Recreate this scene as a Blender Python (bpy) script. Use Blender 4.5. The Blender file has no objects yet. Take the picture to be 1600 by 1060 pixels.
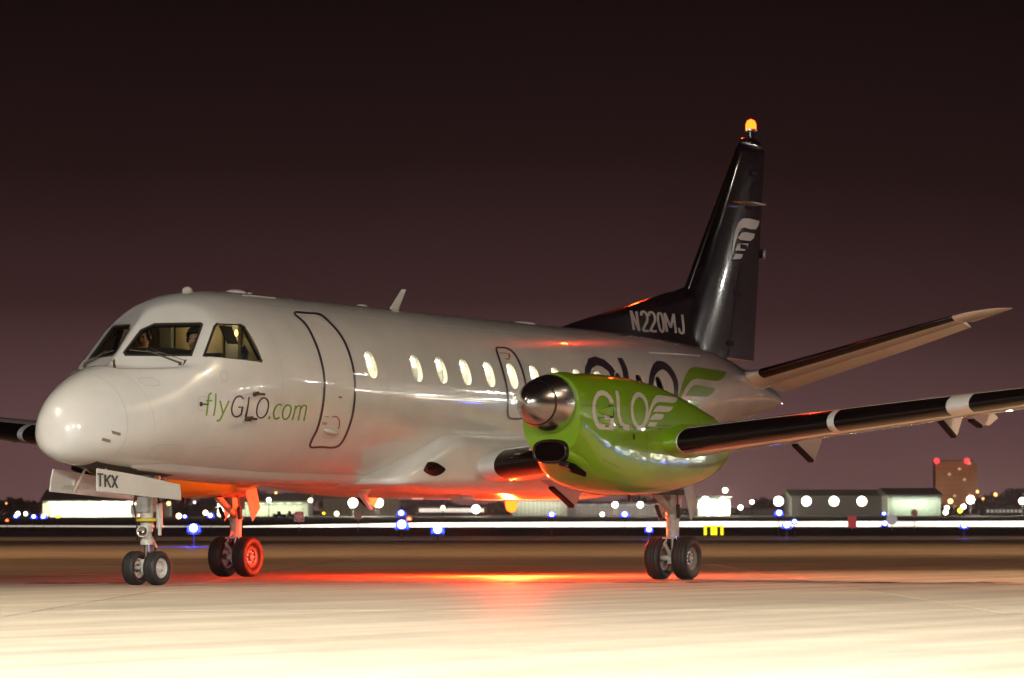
import bpy, bmesh, math, random
from mathutils import Vector, Matrix
random.seed(7)
scn = bpy.context.scene
COL = scn.collection
PI = math.pi
# ---------------------------------------------------------------- camera
CX, CY, CZ, YAW, PITCH, ROLL, FPX = -32.7005, -23.6193, 0.6238, 1.0779, 0.0534, -0.0008, 5619.23
Dv = Vector((math.sin(YAW)*math.cos(PITCH), math.cos(YAW)*math.cos(PITCH), math.sin(PITCH)))
Rv = Vector((math.cos(YAW), -math.sin(YAW), 0)); Uv = Rv.cross(Dv)
R2 = Rv*math.cos(ROLL)+Uv*math.sin(ROLL); U2 = -Rv*math.sin(ROLL)+Uv*math.cos(ROLL)
cam = bpy.data.cameras.new('camera'); camo = bpy.data.objects.new('camera', cam); COL.objects.link(camo)
camo.matrix_world = Matrix(((R2.x, U2.x, -Dv.x, CX), (R2.y, U2.y, -Dv.y, CY), (R2.z, U2.z, -Dv.z, CZ), (0, 0, 0, 1)))
cam.sensor_width = 36.0; cam.lens = 36.0*FPX/1600
cam.clip_start = 0.5; cam.clip_end = 20000
cam.dof.use_dof = True; cam.dof.focus_distance = 43.0; cam.dof.aperture_fstop = 5.0
scn.camera = camo
scn.view_settings.view_transform = 'Standard'; scn.view_settings.look = 'None'
scn.view_settings.exposure = 0.0; scn.view_settings.gamma = 1.0
# ---------------------------------------------------------------- night sky: city glow fading upwards
world = bpy.data.worlds.new('World'); scn.world = world; world.use_nodes = True
wn = world.node_tree; wn.nodes.clear()
tc = wn.nodes.new('ShaderNodeTexCoord'); sx = wn.nodes.new('ShaderNodeSeparateXYZ')
wn.links.new(tc.outputs['Generated'], sx.inputs[0])
nz = wn.nodes.new('ShaderNodeTexNoise'); nz.inputs['Scale'].default_value = 3.2; nz.inputs['Detail'].default_value = 3
wn.links.new(tc.outputs['Generated'], nz.inputs['Vector'])
ma = wn.nodes.new('ShaderNodeMath'); ma.operation = 'MULTIPLY_ADD'; ma.inputs[1].default_value = 0.05; ma.inputs[2].default_value = -0.025
wn.links.new(nz.outputs['Fac'], ma.inputs[0])
ad = wn.nodes.new('ShaderNodeMath'); ad.operation = 'ADD'
wn.links.new(sx.outputs['Z'], ad.inputs[0]); wn.links.new(ma.outputs[0], ad.inputs[1])
cr = wn.nodes.new('ShaderNodeValToRGB'); wn.links.new(ad.outputs[0], cr.inputs[0])
el = cr.color_ramp.elements
stops = [(0.0, (0.165, 0.085, 0.083)), (0.025, (0.112, 0.054, 0.056)), (0.055, (0.038, 0.0155, 0.0165)),
         (0.095, (0.0125, 0.0048, 0.0054)), (0.15, (0.0035, 0.0012, 0.0018)), (0.4, (0.0025, 0.001, 0.0015)), (1.0, (0.002, 0.001, 0.0015))]
while len(el) < len(stops): el.new(0.5)
for e, (p, c) in zip(el, stops): e.position = p; e.color = (*c, 1)
bg = wn.nodes.new('ShaderNodeBackground'); bg.inputs['Strength'].default_value = 1.0
wn.links.new(cr.outputs[0], bg.inputs[0])
wo = wn.nodes.new('ShaderNodeOutputWorld'); wn.links.new(bg.outputs[0], wo.inputs[0])
# ---------------------------------------------------------------- floodlights behind the camera and over the field; side masts added as fill
FWD = Vector((math.sin(YAW), math.cos(YAW), 0))
def gp(u, d, z=0.0): return Vector((CX, CY, 0))+Rv*u+FWD*d+Vector((0, 0, z))      # u metres right, d metres ahead
def at(px, py, d):                                                               # point at a given depth
    return Vector((CX, CY, CZ))+(Dv+R2*((px-800)/FPX)-U2*((py-530)/FPX))*d
FLOODS = [  # u, d, height, aim u, aim d, aim z, watts, cone, blend, colour, head radius
    (-20.0, 3.0, 11.0, -1.0, 44.0, 1.8, 17000, 50, 0.9, (0.98, 0.98, 0.98), 1.6),
    (8.0, -2.0, 14.0, 4.0, 15.0, 0.0, 92000, 56, 0.95, (1.0, 0.91, 0.77), 0.7),
    (-8.0, -2.0, 14.0, -4.0, 15.0, 0.0, 92000, 56, 0.95, (1.0, 0.91, 0.77), 0.7),
    (-28.0, 30.0, 22.0, -3.0, 29.0, 0.0, 52000, 52, 0.9, (1.0, 0.80, 0.54), 0.7),  # unseen side mast added to lift the ground around the wheels
    (34.0, 37.0, 24.0, 9.0, 37.0, 0.0, 19000, 56, 0.9, (1.0, 0.76, 0.48), 0.7),  # unseen fill added for the ground on the right
    (24.0, 51.0, 20.0, 15.0, 49.0, 0.0, 42000, 56, 0.6, (1.0, 0.66, 0.36), 0.7),  # unseen mast added so lit ground bounces under wing and tail
    (-70.0, 85.0, 22.0, 0.0, 125.0, 0.0, 280000, 72, 0.8, (1.0, 0.52, 0.23), 1.0),
    (75.0, 95.0, 22.0, 8.0, 130.0, 0.0, 280000, 72, 0.8, (1.0, 0.52, 0.23), 1.0),
    (-72.0, 62.0, 22.0, 6.0, 80.0, 0.0, 190000, 46, 0.8, (1.0, 0.47, 0.20), 1.0),  # unseen mast added to lift the dim ground behind the aircraft
    (-130.0, 300.0, 26.0, -10.0, 330.0, 0.0, 420000, 100, 0.8, (1.0, 0.60, 0.36), 1.0),
    (135.0, 310.0, 26.0, 10.0, 340.0, 0.0, 420000, 100, 0.8, (1.0, 0.60, 0.36), 1.0)]
for u, d, h, au, adp, az, w, cone, bl, c, rad in FLOODS:
    l = bpy.data.lights.new('floodlight', 'SPOT'); l.energy = w; l.color = c; l.spot_size = math.radians(cone); l.spot_blend = bl
    l.shadow_soft_size = rad
    o = bpy.data.objects.new('floodlight_beam', l); COL.objects.link(o); o.location = gp(u, d, h)
    o.rotation_euler = (gp(au, adp, az)-o.location).to_track_quat('-Z', 'Y').to_euler()

# ---------------------------------------------------------------- helpers
class M:
    def __init__(s): s.v = []; s.f = []
    def add(s, vs, fs):
        n = len(s.v); s.v += [tuple(p) for p in vs]; s.f += [tuple(i+n for i in f) for f in fs]; return s
    def grid(s, rows, closed=False, cap0=False, cap1=False):
        n = len(rows[0]); fs = []; base = len(s.v)
        for i in range(len(rows)-1):
            for j in range(n if closed else n-1):
                k = (j+1) % n
                fs.append((i*n+j, i*n+k, (i+1)*n+k, (i+1)*n+j))
        if cap0: fs.append(tuple(range(n-1, -1, -1)))
        if cap1: fs.append(tuple((len(rows)-1)*n+j for j in range(n)))
        return s.add([p for r in rows for p in r], fs)
    def box(s, x0, x1, y0, y1, z0, z1):
        return s.add([(x0,y0,z0),(x1,y0,z0),(x1,y1,z0),(x0,y1,z0),(x0,y0,z1),(x1,y0,z1),(x1,y1,z1),(x0,y1,z1)],
                     [(3,2,1,0),(4,5,6,7),(0,1,5,4),(1,2,6,5),(2,3,7,6),(3,0,4,7)])
    def obox(s, c, ax, ay, az):      # oriented box: centre and three half vectors
        c, ax, ay, az = Vector(c), Vector(ax), Vector(ay), Vector(az)
        return s.add([c-ax-ay-az, c+ax-ay-az, c+ax+ay-az, c-ax+ay-az, c-ax-ay+az, c+ax-ay+az, c+ax+ay+az, c-ax+ay+az],
                     [(3,2,1,0),(4,5,6,7),(0,1,5,4),(1,2,6,5),(2,3,7,6),(3,0,4,7)])
    def tube(s, pts, rad, n=14, cap=True):
        pts = [Vector(p) for p in pts]; rad = rad if isinstance(rad, (list, tuple)) else [rad]*len(pts); rows = []
        for i, p in enumerate(pts):
            t = (pts[min(i+1, len(pts)-1)]-pts[max(i-1, 0)]).normalized()
            a = t.cross(Vector((0, 0, 1)) if abs(t.z) < 0.9 else Vector((1, 0, 0))).normalized(); b = t.cross(a)
            rows.append([p+(a*math.cos(2*PI*k/n)+b*math.sin(2*PI*k/n))*rad[i] for k in range(n)])
        return s.grid(rows, True, cap, cap)
    def lathe(s, c, axis, prof, n=40, cap=False):     # prof: (along axis, radius)
        c, t = Vector(c), Vector(axis).normalized()
        a = t.cross(Vector((0, 0, 1)) if abs(t.z) < 0.9 else Vector((1, 0, 0))).normalized(); b = t.cross(a)
        rows = [[c+t*h+(a*math.cos(2*PI*k/n)+b*math.sin(2*PI*k/n))*r for k in range(n)] for h, r in prof]
        return s.grid(rows, True, cap, cap)
    def ball(s, c, rx, ry=None, rz=None, n=16, m=10):
        ry = ry or rx; rz = rz or rx
        rows = [[(c[0]+rx*math.sin(PI*i/m)*math.cos(2*PI*k/n), c[1]+ry*math.sin(PI*i/m)*math.sin(2*PI*k/n), c[2]+rz*math.cos(PI*i/m)) for k in range(n)] for i in range(m+1)]
        return s.grid(rows, True)
    def prism(s, poly, off):         # polygon of 3-D points swept by a vector
        n = len(poly); off = Vector(off); a = [Vector(p) for p in poly]
        return s.add(a+[p+off for p in a], [tuple(range(n-1, -1, -1)), tuple(range(n, 2*n))]+[(i, (i+1) % n, n+(i+1) % n, n+i) for i in range(n)])
def build(name, m, mat, parent=None, smooth=False, bevel=0.0, recalc=True):
    me = bpy.data.meshes.new(name); me.from_pydata(m.v, [], m.f)
    bm = bmesh.new(); bm.from_mesh(me)
    bmesh.ops.remove_doubles(bm, verts=bm.verts, dist=1e-5)
    if recalc: bmesh.ops.recalc_face_normals(bm, faces=bm.faces)
    bm.to_mesh(me); bm.free()
    return link(name, me, mat, parent, smooth, bevel)
def link(name, me, mat, parent=None, smooth=False, bevel=0.0):
    o = bpy.data.objects.new(name, me); COL.objects.link(o)
    if isinstance(mat, (list, tuple)):
        for q in mat: me.materials.append(q)
    elif mat and not me.materials: me.materials.append(mat)
    if smooth:
        me.polygons.foreach_set('use_smooth', [True]*len(me.polygons))
        if smooth != 'all':
            me.set_sharp_from_angle(angle=math.radians(38))
    if bevel:
        b = o.modifiers.new('bevel', 'BEVEL'); b.width = bevel; b.segments = 2; b.limit_method = 'ANGLE'
    if parent: adopt(o, parent)
    return o
def adopt(o, parent):
    o.parent = parent
    if parent.type == 'EMPTY': o.matrix_parent_inverse = Matrix.Translation(-Vector(parent.location))
def thing(name, loc, label, cat, group=None):
    o = bpy.data.objects.new(name, None); COL.objects.link(o); o.location = loc; o.empty_display_size = 0.3
    return tag(o, label, cat, group)
def tag(o, label, cat, group=None):
    o['label'] = label; o['category'] = cat
    if group: o['group'] = group
    return o
def kind(o, k): o['kind'] = k; return o
# ---------------------------------------------------------------- materials
MATS = {}
def mat(name, col, rough=0.5, metal=0.0, coat=0.0, noise=None, bump=None, emit=None, strength=0.0, spec=0.5, croug=0.05):
    if name in MATS: return MATS[name]
    m = bpy.data.materials.new(name); m.use_nodes = True; t = m.node_tree; b = t.nodes['Principled BSDF']
    b.inputs['Base Color'].default_value = (*col, 1); b.inputs['Roughness'].default_value = rough
    b.inputs['Metallic'].default_value = metal; b.inputs['Coat Weight'].default_value = coat; b.inputs['Coat Roughness'].default_value = croug
    b.inputs['Specular IOR Level'].default_value = spec
    if emit: b.inputs['Emission Color'].default_value = (*emit, 1); b.inputs['Emission Strength'].default_value = strength
    if noise or bump:
        g = t.nodes.new('ShaderNodeNewGeometry')
    if noise:                         # (scale, amount): blotches of wear in the colour
        n = t.nodes.new('ShaderNodeTexNoise'); n.inputs['Scale'].default_value = noise[0]; n.inputs['Detail'].default_value = 6; n.inputs['Roughness'].default_value = 0.65
        t.links.new(g.outputs['Position'], n.inputs['Vector'])
        r = t.nodes.new('ShaderNodeMapRange'); r.inputs['From Min'].default_value = 0.3; r.inputs['From Max'].default_value = 0.7
        r.inputs['To Min'].default_value = 1-noise[1]; r.inputs['To Max'].default_value = 1+noise[1]*0.4
        t.links.new(n.outputs['Fac'], r.inputs['Value'])
        x = t.nodes.new('ShaderNodeVectorMath'); x.operation = 'SCALE'; x.inputs[0].default_value = col
        t.links.new(r.outputs[0], x.inputs['Scale']); t.links.new(x.outputs[0], b.inputs['Base Color'])
    if bump:                          # (scale, strength, distance)
        n = t.nodes.new('ShaderNodeTexNoise'); n.inputs['Scale'].default_value = bump[0]; n.inputs['Detail'].default_value = 2
        t.links.new(g.outputs['Position'], n.inputs['Vector'])
        u = t.nodes.new('ShaderNodeBump'); u.inputs['Strength'].default_value = bump[1]; u.inputs['Distance'].default_value = bump[2]
        t.links.new(n.outputs['Fac'], u.inputs['Height']); t.links.new(u.outputs[0], b.inputs['Normal'])
        if coat: t.links.new(u.outputs[0], b.inputs['Coat Normal'])
    MATS[name] = m; return m
def glow(name, col, strength, vary=0.0):
    if name in MATS: return MATS[name]
    m = bpy.data.materials.new(name); m.use_nodes = True; t = m.node_tree; t.nodes.clear()
    e = t.nodes.new('ShaderNodeEmission'); e.inputs[0].default_value = (*col, 1); e.inputs[1].default_value = strength
    o = t.nodes.new('ShaderNodeOutputMaterial'); t.links.new(e.outputs[0], o.inputs[0]); MATS[name] = m
    if vary:
        g = t.nodes.new('ShaderNodeNewGeometry'); n = t.nodes.new('ShaderNodeTexNoise'); n.inputs['Scale'].default_value = 0.09; n.inputs['Detail'].default_value = 4
        t.links.new(g.outputs['Position'], n.inputs['Vector']); r = t.nodes.new('ShaderNodeMapRange'); r.inputs[1].default_value = 0.3; r.inputs[2].default_value = 0.7; r.inputs[3].default_value = strength*(1-vary); r.inputs[4].default_value = strength*(1+vary)
        t.links.new(n.outputs['Fac'], r.inputs[0]); t.links.new(r.outputs[0], e.inputs[1])
    return m
def glass(name, tint=(0.9, 0.93, 0.92), refl=0.06):
    if name in MATS: return MATS[name]
    m = bpy.data.materials.new(name); m.use_nodes = True; t = m.node_tree; t.nodes.clear()
    tr = t.nodes.new('ShaderNodeBsdfTransparent'); tr.inputs[0].default_value = (*tint, 1)
    gl = t.nodes.new('ShaderNodeBsdfGlossy'); gl.inputs['Roughness'].default_value = 0.02
    f = t.nodes.new('ShaderNodeFresnel'); f.inputs[0].default_value = 1.5
    mx = t.nodes.new('ShaderNodeMixShader'); o = t.nodes.new('ShaderNodeOutputMaterial')
    t.links.new(f.outputs[0], mx.inputs[0]); t.links.new(tr.outputs[0], mx.inputs[1]); t.links.new(gl.outputs[0], mx.inputs[2]); t.links.new(mx.outputs[0], o.inputs[0])
    MATS[name] = m; return m
WHITE = mat('white_gloss_paint', (0.70, 0.70, 0.69), 0.26, coat=0.85, noise=(1.3, 0.11), bump=(2.2, 0.22, 0.004), croug=0.035)
GREEN = mat('green_gloss_paint', (0.165, 0.325, 0.004), 0.30, coat=0.95, noise=(1.7, 0.08), bump=(4.2, 0.6, 0.006), croug=0.04)
NAVY = mat('navy_gloss_paint', (0.011, 0.009, 0.015), 0.12, coat=0.7, spec=0.2, noise=(2.0, 0.1), bump=(3.0, 0.22, 0.005), croug=0.03)
BOOT = mat('black_rubber_boot', (0.005, 0.004, 0.004), 0.14, spec=0.32, noise=(5, 0.2))
TYRE = mat('tyre_rubber', (0.018, 0.017, 0.017), 0.62, noise=(14, 0.3))
METAL = mat('polished_aluminium', (0.66, 0.64, 0.63), 0.30, metal=1.0, noise=(9, 0.08))
GREY = mat('grey_gear_paint', (0.52, 0.51, 0.48), 0.42, noise=(11, 0.25))
CHROME = mat('chrome_oleo', (0.75, 0.75, 0.75), 0.08, metal=1.0)
DARK = mat('dark_trim', (0.012, 0.011, 0.012), 0.45)
SEAM = mat('panel_joint', (0.46, 0.44, 0.41), 0.6)
BAY = mat('gear_bay_dark_grime', (0.05, 0.045, 0.035), 0.7, noise=(8, 0.4))
DECO_NAVY = mat('dark_lettering', (0.030, 0.022, 0.034), 0.35, coat=0.5)
DECO_GREEN = mat('green_lettering', (0.16, 0.33, 0.012), 0.35, coat=0.5)
DECO_GREY = mat('pale_lettering', (0.52, 0.48, 0.46), 0.35, coat=0.5)
RED = mat('red_marking', (0.36, 0.02, 0.01), 0.5)
PANE = glass('cabin_pane'); SHIELD = glass('windshield_pane', (0.80, 0.86, 0.83))
SPIN = mat('spinner_metal', (0.56, 0.54, 0.53), 0.24, metal=1.0, noise=(9, 0.08))
# ---------------------------------------------------------------- surfaces
def pchip(tab):
    xs = [r[0] for r in tab]; n = len(xs); cols = list(zip(*[r[1:] for r in tab])); out = []
    for ys in cols:
        h = [xs[i+1]-xs[i] for i in range(n-1)]; d = [(ys[i+1]-ys[i])/h[i] for i in range(n-1)]
        m = [d[0]]+[0.0]*(n-2)+[d[-1]]
        for i in range(1, n-1):
            if d[i-1]*d[i] > 0:
                w1 = 2*h[i]+h[i-1]; w2 = h[i]+2*h[i-1]; m[i] = (w1+w2)/(w1/d[i-1]+w2/d[i])
        out.append((ys, m))
    def f(x):
        x = min(max(x, xs[0]), xs[-1]); i = 0
        lo, hi = 0, n-2
        while lo < hi:
            mid = (lo+hi+1)//2
            if xs[mid] <= x: lo = mid
            else: hi = mid-1
        i = lo; hh = xs[i+1]-xs[i]; t = (x-xs[i])/hh
        a = (1+2*t)*(1-t)**2; b = t*(1-t)**2*hh; c = t*t*(3-2*t); e = t*t*(t-1)*hh
        return [a*y[i]+b*m[i]+c*y[i+1]+e*m[i+1] for y, m in out]
    return f

FUS = pchip([  # x, top, bottom, half width, height of widest line
    (0.390, 1.735, 1.685, 0.022, 1.710), (0.397, 1.825, 1.598, 0.110, 1.712), (0.420, 1.925, 1.530, 0.190, 1.716),
    (0.48, 2.060, 1.465, 0.290, 1.724), (0.60, 2.190, 1.412, 0.395, 1.738), (0.80, 2.325, 1.375, 0.512, 1.765),
    (1.06, 2.445, 1.350, 0.635, 1.820), (1.35, 2.550, 1.332, 0.742, 1.900), (1.65, 2.710, 1.315, 0.840, 2.010),
    (2.00, 3.040, 1.298, 0.940, 2.130), (2.40, 3.290, 1.268, 1.038, 2.230), (2.80, 3.430, 1.240, 1.096, 2.300),
    (3.30, 3.495, 1.218, 1.138, 2.340), (4.00, 3.520, 1.195, 1.160, 2.355), (5.00, 3.520, 1.190, 1.165, 2.355),
    (12.0, 3.522, 1.190, 1.165, 2.355), (13.5, 3.530, 1.270, 1.160, 2.400), (15.0, 3.515, 1.570, 1.080, 2.540),
    (16.5, 3.465, 1.890, 0.880, 2.700), (17.5, 3.375, 2.120, 0.690, 2.760), (18.5, 3.210, 2.320, 0.470, 2.770),
    (19.5, 3.000, 2.485, 0.270, 2.750), (20.2, 2.830, 2.600, 0.120, 2.720), (20.45, 2.720, 2.670, 0.025, 2.695)])
NAC = pchip([
    (6.03, 2.520, 1.560, 0.395, 2.060), (6.20, 2.540, 1.440, 0.425, 1.960), (6.50, 2.560, 1.235, 0.465, 1.800),
    (7.00, 2.575, 1.120, 0.500, 1.640), (7.80, 2.558, 1.068, 0.520, 1.540), (8.50, 2.500, 1.082, 0.518, 1.520),
    (9.20, 2.390, 1.145, 0.485, 1.540), (9.80, 2.265, 1.240, 0.430, 1.580), (10.4, 2.120, 1.410, 0.335, 1.660),
    (10.8, 2.010, 1.610, 0.225, 1.760), (11.1, 1.920, 1.710, 0.140, 1.805), (11.25, 1.875, 1.790, 0.020, 1.825)])
NY = 3.355
# windshield planes, port side: through the centre post and the outer post
WA, WB, WC = (1.625, 0.0, 2.65), (2.03, 0.0, 3.03), (2.13, -0.75, 2.65)
def vsub(a, b): return (a[0]-b[0], a[1]-b[1], a[2]-b[2])
def vcross(a, b): return (a[1]*b[2]-a[2]*b[1], a[2]*b[0]-a[0]*b[2], a[0]*b[1]-a[1]*b[0])
def vdot(a, b): return a[0]*b[0]+a[1]*b[1]+a[2]*b[2]
def vnorm(a):
    l = math.sqrt(vdot(a, a)); return (a[0]/l, a[1]/l, a[2]/l)
WN = vnorm(vcross(vsub(WC, WA), vsub(WB, WA)))
if WN[2] < 0: WN = (-WN[0], -WN[1], -WN[2])
def softclip(p):                                   # press the nose loft flat against the windshield planes
    for s in (1, -1):
        n = (WN[0], WN[1]*s, WN[2])
        d = vdot(n, vsub(p, WA))
        if 1.30 < p[0] < 2.95 and p[2] > 2.45:
            k = 0.012; e = 0.5*(d+math.sqrt(d*d+k*k))-0.0
            f = min(1, max(0, (p[2]-2.48)/0.12))*min(1, max(0, (2.95-p[0])/0.5))
            e *= f
            p = (p[0]-n[0]*e, p[1]-n[1]*e, p[2]-n[2]*e)
    return p
def sect(tab, x, a, n=2.0):                        # a: 0 = top, pi = bottom, port side negative y
    zt, zb, w, zc = tab(x)
    ca, sa = math.cos(a), math.sin(a)
    h = zt-zc if ca >= 0 else zc-zb
    return (x, -w*math.copysign(abs(sa)**(2/n), sa), zc+h*math.copysign(abs(ca)**(2/n), ca))
def fus_pt(x, a): return softclip(sect(FUS, x, a))
def side_y(tab, x, z, n=2.0):                      # half width of a loft at a height
    zt, zb, w, zc = tab(x)
    t = (z-zc)/(zt-zc) if z >= zc else (zc-z)/(zc-zb)
    return w*max(0.0, 1-min(1, t)**n)**(1/n)
NN = 2.6
def fus_side(x, z): return -side_y(FUS, x, z)
def nac_side(x, z): return -NY-side_y(NAC, x, z, NN)
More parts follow.
